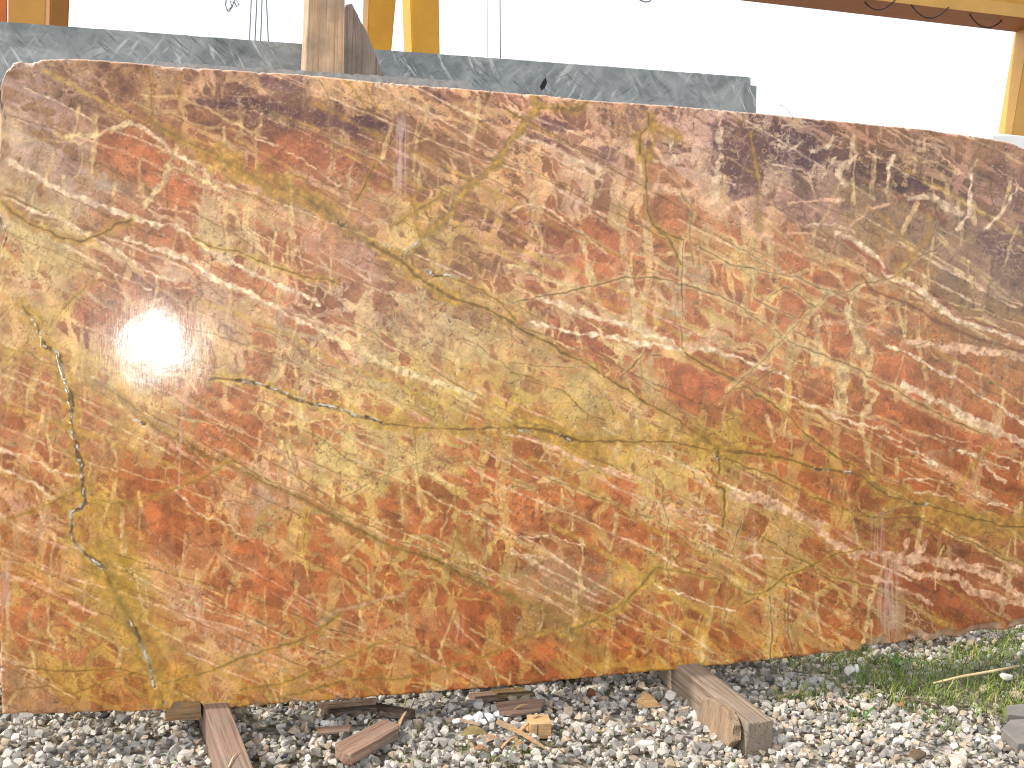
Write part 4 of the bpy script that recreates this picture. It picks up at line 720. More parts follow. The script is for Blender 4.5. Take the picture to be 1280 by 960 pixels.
# loose slab of bark wood leaning on the right bearer's side
pp = [(886,873),(892,871.5),(900,873),(907,880),(918,887),(922,897),(927,906),(925,912),(927,925),(921,930),(912,941),(900,932),(880,912),(879,902),(882,888)]
dv_ = (e1-s1); dv_ /= np.linalg.norm(dv_); sn = np.array([-dv_[1], dv_[0], 0]); sn = -sn if np.dot(sn, e2-e1) > 0 else sn     # outward from the left side
q0 = e1+sn*.006
def on_side(x, y, off=0.0):
    d = wray(x, y); nn = sn+np.array([0, 0, .10]); p0 = q0+sn*off
    return CAM+d*(np.dot(p0-CAM, nn)/np.dot(d, nn))
bm = bmesh.new(); poly = [on_side(x, y) for x, y in pp]
cc = np.mean(poly, 0); cc[2] = 0
prism(bm, [Vector(p-cc) for p in poly], Vector(sn)*.022); rough_up(bm, .0008, 8, .004)
o = fin(bm, 'wood_offcut', wood_mat('offcut_wood', srgb(164, 140, 114), srgb(134, 110, 86), 2, 1.2)); o.location = cc; tag(o, 'rough flat wood offcut leaning against the side of the squared bearer', 'wood offcut')
# straws
def straw(name, pts, r, mat, label, cat='straw', group=None):
    bm = bmesh.new(); P = [Vector(p) for p in pts]; c = P[0].copy()
    tube(bm, [p-c for p in P], r, 6); o = fin(bm, name, mat, smooth=True); o.location = c
    return tag(o, label, cat, group)
m_straw = plain_mat('dry_straw', srgb(214, 188, 142), .7, .2, 40)
straw('straw', [on_z(286, 958, ZB+.002), on_z(291, 947, ZB+.003), on_z(298, 938, ZB+.004)], [.0016, .0014, .0008], m_straw, 'short pale straw lying on the brown bearer')
straw('straw', [on_z(1167, 854, .012), on_z(1200, 846, .022), on_z(1240, 839, .034), on_z(1274, 832, .030)], [.003, .0042, .0042, .003], m_straw, 'long pale dry reed lying across grass and stones')
straw('straw', [on_z(712, 914, .012), on_z(745, 914, .016), on_z(788, 913.5, .012)], .0014, m_straw, 'thin pale straw lying flat on the gravel right of the wood block')
straw('twig', [on_z(1128, 869, .01), on_z(1150, 876, .014), on_z(1178, 886, .01)], [.002, .003, .0015], w_dark, 'brown twig on the gravel below the long reed', 'twig')
straw('twig', [on_z(1228, 822, .012), on_z(1240, 831, .02)], [.0022, .003], w_mid, 'tiny brown twig above the long reed', 'twig')
straw('twig', [on_z(690, 869, .01), on_z(705, 874, .014), on_z(722, 880, .01)], [.004, .005, .003], w_dark, 'dark stick in the slab shade left of the rusty scrap', 'twig')
straw('twig', [on_z(1088, 864, .01), on_z(1106, 876, .012)], [.002, .0015], w_dark, 'thin dark twig on the pebbles left of the brown twig', 'twig')
# boards and chips on the gravel: top-face corners in the photo
def board(name, corners, z, th, mat, label, cat, seed, bev=.003, rag=.001):
    P = [on_z(x, y, z) for x, y in corners]
    c = np.mean(P, 0); c[2] = 0
    bm = bmesh.new(); prism(bm, [Vector(p-c) for p in P], Vector((0, 0, -th))); rough_up(bm, rag, seed, bev)
    d = P[1]-P[0]; ang = math.atan2(d[1], d[0])
    bmesh.ops.rotate(bm, verts=bm.verts[:], cent=(0, 0, 0), matrix=Matrix.Rotation(-ang, 3, 'Z'))
    o = fin(bm, name, mat); o.location = c; o.rotation_euler = (0, 0, ang)
    return tag(o, label, cat)
pl = board('plank_offcut', [(418,932),(478,897),(499,903),(497,909),(440,945),(430,944)], .040, .028, w_mid, 'short grey brown plank offcut lying on the gravel near the brown bearer', 'plank', 11)
pl.rotation_euler[1] = .04
board('plank_offcut', [(396,878),(470,872),(476,884),(420,891)], .022, .02, w_dark, 'dark flat board half under the slab behind the plank offcut', 'plank', 12)
board('wood_chip', [(470,877),(520,887),(512,893),(474,889)], .028, .016, w_dark, 'dark wood chip in the shade behind the plank offcut', 'wood chip', 13)
board('wood_chip', [(395,909),(440,905),(437,913),(400,916)], .018, .008, w_mid, 'thin flat pinkish chip left of the plank offcut', 'wood chip', 14)
board('wood_chip', [(620,878),(650,874),(682,873),(676,886),(640,892),(624,890)], .034, .010, w_mid, 'flat brown bark piece in the slab shade behind the splinters', 'bark piece', 15)
board('wood_chip', [(585,866),(625,862),(640,868),(600,874)], .020, .014, w_mid, 'brown board end beneath the slab edge', 'wood chip', 16)
board('wood_chip', [(615,862),(650,858),(668,866),(625,869)], .026, .012, wood_mat('ochre_bark', srgb(150, 122, 80), srgb(108, 84, 50), 0), 'ochre bark strip directly beneath the slab edge', 'bark piece', 17)
# pale block with a knot line
P = [on_z(662, 922, .008), on_z(689, 922, .008)]
wdt = float(np.linalg.norm(P[1]-P[0])); c = (P[0]+P[1])/2
bm = bmesh.new(); bmesh.ops.create_cube(bm, size=1)
for v in bm.verts: v.co = Vector((v.co.x*wdt, (v.co.y+.5)*.05, (v.co.z+.5)*.043))
rough_up(bm, .0012, 20, .0025)
blk = fin(bm, 'wood_block', w_pale); blk.location = (c[0], c[1], .004); blk.rotation_euler = (.10, 0, -.10)
tag(blk, 'small pale square wood block with a dark split among splinters', 'wood block')
bm = bmesh.new(); tube(bm, [(-.17*wdt, -.0005, .003), (-.15*wdt, -.0005, .02), (-.17*wdt, -.0005, .041)], .0015, 5); fin(bm, 'split', w_dark, blk)
# little wedge of fresh wood
P = [on_z(797, 884, .012), on_z(828, 884, .012)]; c = (P[0]+P[1])/2; hw = float(np.linalg.norm(P[1]-P[0]))/2
bm = bmesh.new(); prism(bm, [Vector((-hw, 0, 0)), Vector((hw, 0, 0)), Vector((hw*.75, .008, .012)), Vector((.15*hw, .015, .032)), Vector((-.1*hw, .015, .033)), Vector((-.8*hw, .004, .010))], Vector((.004, .035, -.004)))
rough_up(bm, .0008, 22, .0015); o = fin(bm, 'wood_chip', w_pale); o.location = (c[0], c[1], .010); tag(o, 'pale triangular wood chip on the gravel left of the squared bearer', 'wood chip')
# splinters
def splinter(a, b, za, zb_, w, label, mat=w_mid):
    A = on_z(*a, za); B = on_z(*b, zb_); d = Vector(B-A); L = d.length; r = random.Random(int(a[0]))
    bm = bmesh.new(); n = 6
    side = d.cross(Vector((0, 0, 1))).normalized()
    rings = []
    for i in range(n+1):
        t = i/n; ww = w*(1-.75*t**2)*r.uniform(.8, 1.1); cpt = d*t+Vector((0, 0, .006*math.sin(t*3)))
        rings.append([bm.verts.new(cpt+side*x*ww+Vector((0, 0, z*ww*.5))) for x, z in ((-1, -1), (1, -1), (.9, 1), (-.9, 1))])
    for R0, R1 in zip(rings[:-1], rings[1:]):
        for k in range(4): bm.faces.new((R0[k], R0[(k+1) % 4], R1[(k+1) % 4], R1[k]))
    bm.faces.new(rings[0][::-1]); bm.faces.new(rings[-1])
    o = fin(bm, 'splinter', mat); o.location = A
    return tag(o, label, 'splinter')
w_spl = wood_mat('splinter_wood', srgb(206, 172, 128), srgb(160, 122, 84), 0, 2)
splinter((622,902), (688,940), .040, .012, .008, 'long tan splinter slanting down in front of the wood block', w_spl)
splinter((648,916), (676,893), .020, .055, .006, 'tan splinter propped against the pale wood block', w_spl)
splinter((627,935), (645,921), .012, .03, .004, 'short tan splinter at the foot of the splinter heap', w_spl)
splinter((640,889), (660,881), .03, .045, .004, 'thin pale splinter on the flat bark piece', w_spl)
splinter((498,909), (508,890), .02, .055, .006, 'curved pale splinter at the end of the plank offcut', w_spl)
splinter((560,900), (600,907), .016, .02, .008, 'pinkish flat splinter below the broken white stones', wood_mat('pink_wood', srgb(206, 178, 150), srgb(170, 136, 110), 0, 2))
splinter((785,905), (830,918), .012, .014, .006, 'flat grey splinter among stones left of the bearer', w_mid)
# dry leaves
def leaf(x, y, z, L, Wd, ang, tilt, c, label):
    p = on_z(x, y, z); bm = bmesh.new(); n = 8; rows = []
    for i in range(n+1):
        t = i/n; w = Wd*math.sin(math.pi*min(1, t*.96+.03))**.8*(1-.25*t); zc = .006*math.sin(t*4)
        rows.append([bm.verts.new(((t-.5)*L, s*w*.5, zc+abs(s)*w*.25)) for s in (-1, 0, 1)])
    for A_, B_ in zip(rows[:-1], rows[1:]):
        for k in range(2): bm.faces.new((A_[k], A_[k+1], B_[k+1], B_[k]))
    bmesh.ops.solidify(bm, geom=bm.faces[:], thickness=.0008)
    o = fin(bm, 'dry_leaf', plain_mat('leaf_'+c[0], c[1], .75, .25, 60), smooth=True); o.location = p; o.rotation_euler = (tilt, .05, ang)
    return tag(o, label, 'leaf')
leaf(594, 918, .026, .075, .040, .1, .25, ('olive', srgb(176, 158, 108)), 'olive tan dry leaf below the broken white stones')
leaf(616, 925, .024, .055, .030, .5, .2, ('pink', srgb(206, 176, 148)), 'pinkish dry leaf beside the olive tan leaf')
leaf(602, 938, .022, .040, .022, -.2, .2, ('brown', srgb(190, 150, 112)), 'small brown dry leaf below the pinkish leaf')
leaf(648, 929, .022, .045, .028, .9, .3, ('tan', srgb(200, 168, 118)), 'curled tan leaf under the splinter heap')
leaf(1128, 882, .016, .030, .016, .2, .2, ('orange', srgb(206, 150, 108)), 'tiny orange leaf scrap near the brown twig')
leaf(1148, 895, .016, .030, .010, .1, .2, ('buff', srgb(206, 170, 130)), 'slim buff leaf scrap on the pebbles left of the flat grey stones')

# ================================================================== single stones
def rock_mesh(seed, npts=16, flat=.75, cube=.5):
    r = random.Random(seed); bm = bmesh.new()
    for i in range(npts):
        v = Vector((r.gauss(0, 1), r.gauss(0, 1), r.gauss(0, 1))); v.normalize()
        m = max(abs(v.x), abs(v.y), abs(v.z)); v = v*(1-cube)+v/m*cube*.8
        bm.verts.new((v.x*r.uniform(.75, 1.05), v.y*r.uniform(.65, .95), v.z*flat))
    res = bmesh.ops.convex_hull(bm, input=bm.verts[:])
    bmesh.ops.delete(bm, geom=[v for v in bm.verts if not v.link_faces], context='VERTS')
    bmesh.ops.triangulate(bm, faces=bm.faces[:]); bmesh.ops.recalc_face_normals(bm, faces=bm.faces[:])
    return bm
m_white = plain_mat('white_stone', srgb(236, 234, 230), .7, .1, 50)
m_pale = plain_mat('pale_stone', srgb(206, 200, 188), .8, .2, 50)
m_flat = plain_mat('slate_grey_stone', srgb(122, 118, 112), .85, .22, 22, .3, srgb(96, 88, 76))
def stone(name, x, y, sz, z, seed, mat, label, rot=0, cat='stone', group=None):
    bm = rock_mesh(seed, 22, .8, .6)
    bmesh.ops.bevel(bm, geom=bm.edges[:], offset=.06, segments=1, affect='EDGES')
    for v in bm.verts: v.co = Vector((v.co.x*sz[0], v.co.y*sz[1], v.co.z*sz[2]))
    o = fin(bm, name, mat); o.location = on_z(x, y, z); o.rotation_euler = (rng.uniform(-.2, .2), rng.uniform(-.2, .2), rot)
    return tag(o, label, cat, group)
# broken white marble shards near the centre
g_sh = 'broken white stone shards'
for i, (x, y, s) in enumerate(((585,899,.020),(598,897,.024),(612,896,.024),(624,893,.020),(571,902,.015),(632,899,.013),(604,902,.015))):
    stone('stone_shard', x, y, (s, s*.7, s*.75), .022, 40+i, m_white, 'bright white stone shard in the broken heap behind the dry leaves', i*.9, 'stone shard', g_sh)
stone('pebble', 1122, 926, (.022, .014, .012), .016, 51, m_white, 'bright white pebble on the gravel below the tiny orange leaf', .2, 'pebble')
stone('pebble', 838, 870, (.024, .022, .022), .016, 52, m_pale, 'large pale angular pebble between the triangular chip and the bearer', .6, 'pebble')
stone('pebble', 1062, 838, (.020, .016, .020), .022, 53, m_pale, 'pale rounded pebble in grass right of the bearer, beside a whiter one', .2, 'pebble')
stone('pebble', 1070, 836, (.012, .012, .022), .022, 54, m_white, 'white upright pebble in the grass beside a pale rounded one', .2, 'pebble')
stone('pebble', 1258, 846, (.030, .018, .016), .020, 55, m_pale, 'pale flat pebble at the end of the long reed', .1, 'pebble')
stone('pebble', 1196, 950, (.040, .032, .026), .012, 56, plain_mat('pinkish_stone', srgb(196, 180, 164), .8, .2, 50), 'large pinkish stone at the grass edge', .4, 'pebble')
stone('pebble', 805, 930, (.034, .020, .018), .018, 57, m_pale, 'large pale flat pebble in front of the triangular chip', -.3, 'pebble')
stone('pebble', 130, 895, (.020, .012, .008), .020, 58, plain_mat('black_stone', srgb(40, 38, 38), .8, .2, 50), 'black pebble in the slab shade left of the brown bearer', 0, 'pebble')
stone('pebble', 356, 945, (.013, .010, .008), .026, 59, plain_mat('blue_black_stone', srgb(46, 48, 58), .8, .2, 50), 'small blue black pebble right of the brown bearer', 0, 'pebble')
stone('rusty_scrap', 740, 867, (.016, .028, .018), .022, 60, plain_mat('rusty_brown', srgb(112, 66, 44), .85, .3, 60), 'rusty brown scrap lump in the slab shade', .3, 'scrap')
stone('soil_clod', 1146, 944, (.034, .024, .016), .012, 61, plain_mat('clod_soil', srgb(96, 80, 60), .95, .4, 80), 'dark brown soil clod on the pebbles below the white pebble', .3, 'soil clod')
def flagstone(pts, z, th, label, seed):
    P = [on_z(x, y, z) for x, y in pts]; c = np.mean(P, 0); c[2] = 0
    bm = bmesh.new(); prism(bm, [Vector(p-c) for p in P], Vector((0, 0, -th))); rough_up(bm, .001, seed, .003)
    o = fin(bm, 'flat_stone', m_flat); o.location = c; return tag(o, label, 'flat stone')
flagstone([(1258,881),(1282,879),(1300,884),(1298,896),(1259,892)], .028, .03, 'smaller flat grey stone in the grass behind the larger one', 71)
flagstone([(1252,910),(1263,899),(1290,898),(1310,905),(1306,928),(1272,929)], .030, .03, 'larger flat grey stone slab piece at the grass edge', 72)

# ================================================================== gravel
protos = []
for s in range(14):
    bm = rock_mesh(200+s, 13, rng.uniform(.55, .85), rng.uniform(.3, .7)); bm.verts.index_update(); bm.verts.ensure_lookup_table()
    protos.append((np.array([v.co[:] for v in bm.verts]), np.array([[v.index for v in f.verts] for f in bm.faces]))); bm.free()
gn = Noise(33)
GX0 = float(on_z(985, 850)[0])
def grassy(x, y):
    """how far the grass has taken over: high on the right, patchy"""
    x = np.asarray(x, float); y = np.asarray(y, float)
    g = sstep(GX0+.02, GX0+.42, x+.35*(y-2.6))*(.62+.38*sstep(2.2, 2.5, y+.18*(x-1.2)))
    return g*sstep(.34, .50, gn.fbm(x*3.4+20, y*3.4+20, 3)+.12*g)
xmin, xmax, ymin, ymax = -1.75, 3.2, 1.7, 4.1
NST = 42000
sx = nrg.uniform(xmin, xmax, NST); sy = nrg.uniform(ymin, ymax, NST)
keep = (sy < DIST+.75+.0*sx)
gd = grassy(sx, sy)
keep &= nrg.rand(NST) > gd*.80
# stay out of the bearers
def inside(o, x, y, L, w):
    c, s = math.cos(o.rotation_euler.z), math.sin(o.rotation_euler.z); dx = x-o.location.x; dy = y-o.location.y
    return (dx*c+dy*s > 0) & (dx*c+dy*s < L) & (np.abs(-dx*s+dy*c) < w*.5+.004)
for o in [o for o in scene.objects if o.name.startswith('timber_bearer')]:
    keep &= ~inside(o, sx, sy, o.dimensions.x if o.dimensions.x else 1.2, o.dimensions.y if o.dimensions.y else .09)
sx, sy = sx[keep], sy[keep]; N = len(sx)
pal = np.array([srgb(*c)[:3] for c in ((206,202,196),(188,184,178),(168,166,162),(222,218,210),(196,180,160),(150,148,146),(206,188,166),(132,130,130),(232,230,226),(184,166,146))])
prob = np.array([.18,.18,.15,.13,.09,.08,.07,.04,.05,.03])
vs_, fs_, cs_ = [], [], []; vo = 0
rr = np.clip(np.exp(nrg.normal(math.log(.0104), .36, N)), .005, .024)
for i in range(N):
    pv, pf = protos[nrg.randint(14)]
    a, b, c = nrg.normal(0, .45), nrg.normal(0, .45), nrg.uniform(0, 6.283)
    ca, sa, cb, sb, cc_, sc_ = math.cos(a), math.sin(a), math.cos(b), math.sin(b), math.cos(c), math.sin(c)
    Rm = np.array([[cc_, -sc_, 0], [sc_, cc_, 0], [0, 0, 1]]) @ np.array([[cb, 0, sb], [0, 1, 0], [-sb, 0, cb]]) @ np.array([[1, 0, 0], [0, ca, -sa], [0, sa, ca]])
    v = (pv*rr[i]) @ Rm.T
    zc = gnoise(sx[i], sy[i])*.55-.004+nrg.uniform(0, .013)
    v = v+np.array([sx[i], sy[i], zc])
    vs_.append(v); fs_.append(pf+vo); vo += len(v)
    cs_.append(np.repeat(pal[nrg.choice(10, p=prob)][None]*np.array([.78, .75, .70])*nrg.uniform(.75, 1.1), len(v), 0))
gmat = attr_mat('gravel_stone', 'tint', .85, 120, .22, .3, .5)
me = mesh_np('gravel', np.concatenate(vs_), np.concatenate(fs_), gmat, 'tint', np.concatenate(cs_), corners=3)
tag(link('gravel', me), 'loose pale grey and white angular gravel covering the yard', 'gravel', kind='stuff')

# ================================================================== grass
NB = 70000
bx_ = nrg.uniform(.2, xmax, NB); by_ = nrg.uniform(ymin, ymax-.2, NB)
g = grassy(bx_, by_); few = (nrg.rand(NB) < .05)*sstep(.52, .62, gn.fbm(bx_*5, by_*5+9, 3))
k = nrg.rand(NB) < np.maximum(g*1.2, few); bx_, by_ = bx_[k], by_[k]
# a few tufts among the stones near the splinters and by the right bearer
for (x, y, n_, sp) in ((625,948,60,.05),(730,925,60,.06),(660,945,40,.03),(540,908,20,.03),(1010,870,120,.05),(975,872,60,.04),(1160,905,50,.05),(520,955,20,.03),(1060,915,60,.05),(1115,862,120,.07),(1090,850,90,.05)):
    p = on_z(x, y, 0); bx_ = np.append(bx_, nrg.normal(p[0], sp, n_)); by_ = np.append(by_, nrg.normal(p[1], sp*.7, n_))
n_ = len(bx_); h = nrg.uniform(.014, .05, n_)*(nrg.rand(n_)*.5+.6); ang = nrg.uniform(0, 6.283, n_); w_ = nrg.uniform(.0008, .0020, n_); ln = nrg.uniform(.3, 1.4, n_)
dx, dy = np.cos(ang), np.sin(ang); px_, py_ = -dy, dx
def P3(t, s): 
    out = h*ln*t*t
    return np.stack([bx_+dx*out+px_*w_*s, by_+dy*out+py_*w_*s, -.004+h*t*(1-.25*t*ln)], 1)
V_ = np.stack([P3(0, -1), P3(0, 1), P3(.55, -.8), P3(.55, .8), P3(1, 0)], 1).reshape(-1, 3)
b0 = np.arange(n_)*5
F_ = np.concatenate([np.stack([b0, b0+1, b0+3], 1), np.stack([b0, b0+3, b0+2], 1), np.stack([b0+2, b0+3, b0+4], 1)])
gp = np.array([srgb(*c)[:3] for c in ((104,126,52),(126,140,62),(84,108,44),(150,152,80),(172,158,104))])
gc = np.repeat(gp[nrg.choice(5, n_, p=[.32,.28,.2,.13,.07])]*nrg.uniform(.8, 1.15, (n_, 1)), 5, 0)
me = mesh_np('grass', V_, F_, attr_mat('grass_blade', 'tint', .6, 60, .15, .3, .1), 'tint', gc, corners=3)
tag(link('grass', me), 'short patchy green grass growing through the gravel', 'grass', kind='stuff')
# a broad-leaved weed
def weed(x, y, n, L, label, seed):
    r = random.Random(seed); root = tag(empty('weed', tuple(on_z(x, y, .004))), label, 'weed')
    for i in range(n):
        a = i*6.283/n+r.uniform(-.3, .3); l = L*r.uniform(.7, 1.1); bm = bmesh.new(); rows = []
        for j in range(6):
            t = j/5; w = l*.06*math.sin(math.pi*min(.98, t*.85+.12)); zz = l*.42*math.sin(t*2.2)
            rows.append([bm.verts.new((math.cos(a)*t*l-math.sin(a)*w*s, math.sin(a)*t*l+math.cos(a)*w*s, zz+abs(s)*w*.4)) for s in (-1, 0, 1)])
        for A_, B_ in zip(rows[:-1], rows[1:]):
            for q in range(2): bm.faces.new((A_[q], A_[q+1], B_[q+1], B_[q]))
        fin(bm, 'leaf', weed_m, root, True)
weed_m = plain_mat('weed_leaf', srgb(70, 108, 46), .55, .25, 60)
weed(1122, 835, 9, .07, 'dark green long leaved weed in the shade under the slab', 1)
weed(1078, 901, 6, .06, 'low spreading green weed among pebbles right of the bearer end', 2)
weed(1160, 893, 6, .035, 'small bright green weed near the slim buff scrap', 3)

# ================================================================== behind: props, gantry, ropes
SYT = slab_y(1.6)
def post_box(name, pts, Y, depth, zlow, mat, label, cat, seed):
    """upright timber: left/right pixel edges at two heights, standing at distance Y"""
    (xl0, xr0, y0), (xl1, xr1, y1) = pts
    tl, tr_, bl, br = on_y(xl0, y0, Y), on_y(xr0, y0, Y), on_y(xl1, y1, Y), on_y(xr1, y1, Y)
    ext = lambda t, b, z: t+(b-t)*((z-t[2])/(b[2]-t[2]))
    ztop = max(tl[2], tr_[2])+.25
    c = np.array([(bl[0]+br[0])/2, Y, 0])
    A = [ext(tl, bl, zlow), ext(tr_, br, zlow), ext(tr_, br, ztop), ext(tl, bl, ztop)]
    bm = bmesh.new(); prism(bm, [Vector(p-c) for p in A], Vector((0, depth, 0))); rough_up(bm, .0008, seed, .004, 6)
    o = fin(bm, name, mat); o.location = c; return tag(o, label, cat)
YP = SYT+.085
post_box('timber_post', ((385.5,431,2),(381,430,92)), YP, .09, -.02, w_post, 'tan squared timber post rising behind the veined slab', 'timber post', 31)
pp = [(432,6),(440,4),(447,20),(449,22),(452,31),(458,38),(481,98),(500,150),(432,150),(424,60),(425,30)]
YB = YP+.10
poly = [on_y(x, y, YB) for x, y in pp]; low = [on_y(540, 330, YB), on_y(480, 330, YB)]
poly = poly[:8]+low+poly[8:]
c = np.mean(poly, 0); c[2] = 0
bm = bmesh.new(); prism(bm, [Vector(p-c) for p in poly], Vector((0, .04, 0))); rough_up(bm, .0006, 33, .003)
bz = min(v.co.z for v in bm.verts)
for v in bm.verts:
    if v.co.z < bz+.25: v.co.z = -.02
o = fin(bm, 'prop_board', w_grey); o.location = c; tag(o, 'grey weathered board with a slanted broken top beside the tan post', 'board')

yel = srgb(226, 168, 44)
m_gan = plain_mat('gantry_yellow', srgb(206, 150, 42), .5, .10, 3, .4, srgb(190, 128, 50))
m_gan2 = plain_mat('gantry_tan', srgb(206, 156, 78), .55, .10, 3, .4)
m_org = plain_mat('gantry_orange', srgb(206, 110, 50), .55, .12, 3, .4)
m_dkg = plain_mat('gantry_dark_yellow', srgb(150, 96, 26), .5, .10, 3, .4)
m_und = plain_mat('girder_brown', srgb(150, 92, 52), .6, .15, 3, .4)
def steel_column(xl, xr, xl1, xr1, y1, Y, yaw, mat, label, group=None, lip=True):
    """hollow steel leg standing on the yard, its near face between pixel columns xl and xr at the top of the frame"""
    tl, tr_, bl, br = on_y(xl, 0, Y), on_y(xr, 0, Y), on_y(xl1, y1, Y), on_y(xr1, y1, Y)
    ext = lambda t, b, z: t+(b-t)*((z-t[2])/(b[2]-t[2]))
    ztop = GZ
    L0, L1, R0, R1 = ext(tl, bl, 0), ext(tl, bl, ztop), ext(tr_, br, 0), ext(tr_, br, ztop)
    w = float(np.linalg.norm(tr_-tl)); dp = w*.9
    base = (L0+R0)/2
    root = tag(empty('gantry_leg', tuple(base)), label, 'gantry leg', group)
    dvec = Vector((math.sin(yaw)*dp, math.cos(yaw)*dp, 0))
    bm = bmesh.new(); prism(bm, [Vector(p-base) for p in (L0, R0, R1, L1)], dvec); bmesh.ops.bevel(bm, geom=bm.edges[:], offset=.008, segments=2, affect='EDGES')
    fin(bm, 'shaft', mat, root)
    bm = bmesh.new(); bmesh.ops.create_cube(bm, size=1)
    for v in bm.verts: v.co = Vector((v.co.x*w*1.8, v.co.y*w*1.8+dp*.5, .012+v.co.z*.03))
    fin(bm, 'base_plate', mat, root)
    for sx_ in (-1, 1):
        for sy_ in (-1, 1):
            bm = bmesh.new(); bmesh.ops.create_cone(bm, segments=6, radius1=.022, radius2=.02, depth=.03, cap_ends=True)
            o = fin(bm, 'bolt', m_und, root); o.location = (sx_*w*.72, sy_*w*.72+dp*.5, .038)
    return root
YG = 9.0
g0 = on_y(1096, 0, YG); GZ = float(g0[2])+.02
g1 = on_y(920, 0, YG+1.0)
steel_column(10, 58, 10, 57, 25, 8.9, .0, m_gan2, 'broad tan yellow gantry leg beside the orange one', 'yard gantry legs')
steel_column(-26, 9, -26, 9, 25, 8.2, -.1, m_org, 'orange gantry leg beside the broad tan one', 'yard gantry legs')
steel_column(62.5, 87, 62, 86, 28, 7.4, -.27, m_dkg, 'narrow dark yellow gantry leg with a sunlit edge right of the tan one', 'yard gantry legs')
steel_column(461, 495, 459, 490, 57, 9.3, -.05, m_gan, 'tapered yellow gantry leg next to the grey weathered board', 'yard gantry legs')
steel_column(513, 549, 515, 550, 60, 8.0, -.10, m_gan, 'upright yellow gantry leg with a pale lit edge by the thin wires', 'yard gantry legs')
steel_column(1293, 1325, 1266, 1298, 161, 9.2, .23, m_gan2, 'slanted tan gantry leg holding up the end of the overhead girder', 'yard gantry legs')
# girder: near bottom edge and far bottom edge seen from below
def girder():
    a = on_y(1096, 0, YG); z = a[2]
    b = on_z(1280, 22, z); c_ = on_z(930, 1, z); d = on_z(1266, 46, z)
    dirn = (b-a)/np.linalg.norm(b-a)
    w = np.linalg.norm(np.cross(dirn, c_-a))
    x0, x1 = -14.0, float(b[0])+1.6
    P = lambda x: a+dirn*((x-a[0])/dirn[0])
    perp = np.array([-dirn[1], dirn[0], 0]); perp *= np.sign(perp[1])
    root = tag(empty('overhead_girder', tuple(a)), 'long overhead crane girder with yellow side and brown underside', 'crane girder')
    s0, s1 = P(x0)-a, P(x1)-a
    def bar(nm, o0, o1, z0, z1, mat):
        bm = bmesh.new(); prism(bm, [Vector(s0+perp*o0+np.array([0, 0, z0])), Vector(s1+perp*o0+np.array([0, 0, z0])), Vector(s1+perp*o0+np.array([0, 0, z1])), Vector(s0+perp*o0+np.array([0, 0, z1]))], Vector(perp*(o1-o0)))
        return fin(bm, nm, mat, root)
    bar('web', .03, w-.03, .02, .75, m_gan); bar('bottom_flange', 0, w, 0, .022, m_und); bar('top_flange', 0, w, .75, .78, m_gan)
    bar('edge_strip', -.012, -.002, -.004, .12, m_gan2)
    return root, a, dirn, perp, w
gr, ga, gd_, gp_, gw = girder()
GTOP = float(ga[2])
m_cab = plain_mat('black_cable', srgb(60, 46, 40), .6, .1, 20)
def cable(name, pts, r, mat, label, cat, group=None):
    bm = bmesh.new(); c = Vector(pts[len(pts)//2]); tube(bm, [Vector(p)-c for p in pts], r, 6); o = fin(bm, name, mat, smooth=True); o.location = c
    return tag(o, label, cat, group)
for (x0, x1, sag, lb) in ((1081,1119,12,'dark cable loop under the overhead girder, farthest of three from the slanted leg'),(1139,1186,17,'widest dark cable loop under the overhead girder, between two smaller loops'),(1212,1252,14,'dark cable loop under the overhead girder, next to the slanted tan leg')):
    A = on_z(x0, 3 if x0 < 1100 else 6 if x0 < 1200 else 18, GTOP-.003); B = on_z(x1, 0 if x0 < 1100 else 9 if x0 < 1200 else 26, GTOP-.003)
    sg = sag/FPX*YG
    cable('festoon_cable', [A+(B-A)*t/12-np.array([0, 0, sg*4*(t/12)*(1-t/12)]) for t in range(13)], .007, m_cab, lb, 'cable', 'festoon cable loops under the girder')
m_wire = plain_mat('steel_rope', srgb(120, 122, 130), .5, .1, 20)
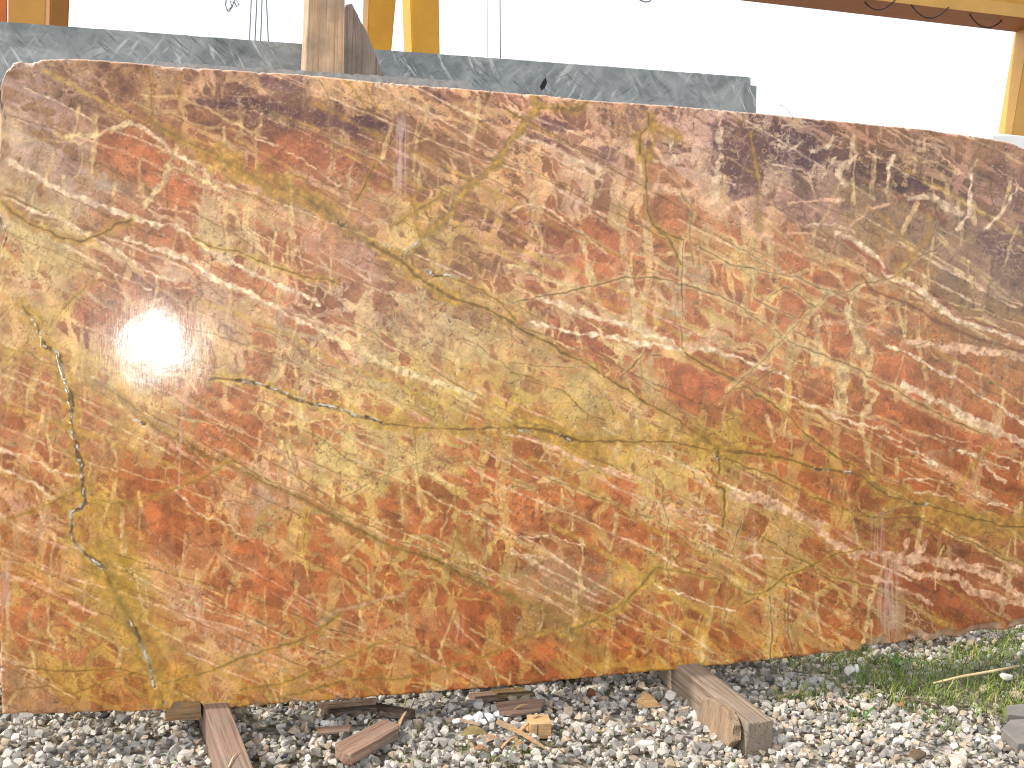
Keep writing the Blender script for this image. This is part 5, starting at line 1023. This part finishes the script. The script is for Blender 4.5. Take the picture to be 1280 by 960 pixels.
for x0, x1, lb in ((314,312,'thin steel hoist rope, the one nearest the small wire tangle'),(321,319,'thin steel hoist rope, second from the small wire tangle'),(327.5,326,'thin steel hoist rope, second from the tan timber post'),(333,335,'thin steel hoist rope, the one nearest the tan timber post')):
    a = on_y(x0, 0, 8.5); b = on_y(x1, 44, 8.5); d = (b-a)/(b[2]-a[2])
    top = a+d*(GTOP+.02-a[2]); bot = a+d*(.01-a[2])
    cable('hoist_rope', [bot, (bot+top)/2, top], .005, m_wire, lb, 'rope', 'hoist ropes')
# tangle of wire and a slack loop high up
cable('wire_tangle', [on_y(x, y, 8.5) for x, y in ((286,-60),(284,-10),(282,6),(284,14),(290,8),(288,2),(293,3),(296,8),(299,6),(294,-2),(290,9),(286,15),(283,10))], .005, m_wire, 'small tangle of thin wire hanging left of the hoist ropes', 'wire')
cable('slack_cable', [on_y(x, y, 9.3) for x, y in ((792,-40),(795,-8),(800,0),(806,2.5),(812,2),(818,-6),(822,-40))], .006, m_wire, 'slack loop of cable dipping from the girder over the bright sky', 'cable')
cable('dry_stalk', [on_face(993, 150, .06), on_face(991, 146, .05), on_face(985, 138, .05), on_face(980, 133, .05), on_face(973, 131, .05)], .0008, m_cab, 'thin dry stalk sticking up over the slab edge', 'stalk')
# two taut wires
for (x0, r_, mt_, lb) in ((625, .0045, m_wire, 'thin taut grey wire right of a fainter pale one'), (609, .0028, plain_mat('pale_wire', srgb(206, 208, 212), .5, .05, 20), 'very thin pale wire between the yellow leg and a greyer wire')):
    a = on_y(x0, 0, 9.4); b = on_y(x0+.5, 66, 9.4); d = (b-a)/(b[2]-a[2])
    cable('guy_wire', [a+d*(.02-a[2]), a, a+d*(GTOP+.02-a[2])], r_, mt_, lb, 'wire')
# white marble block at the right
YW = 5.2
p = [on_y(1238, 166, YW), on_y(1340, 158, YW)]
x0, x1, zt = float(p[0][0]), float(p[1][0])+.5, float(p[0][2])
bm = bmesh.new(); bmesh.ops.create_cube(bm, size=1)
for v in bm.verts: v.co = Vector((v.co.x*(x1-x0), v.co.y*.9, (v.co.z+.5)*zt))
rough_up(bm, .004, 90, .02, 4)
o = fin(bm, 'marble_block', plain_mat('white_marble', srgb(246, 244, 240), .6, .05, 6)); o.location = ((x0+x1)/2, YW+.45, 0)
tag(o, 'white rough marble block in the sun behind the slab near the slanted gantry leg', 'marble block')
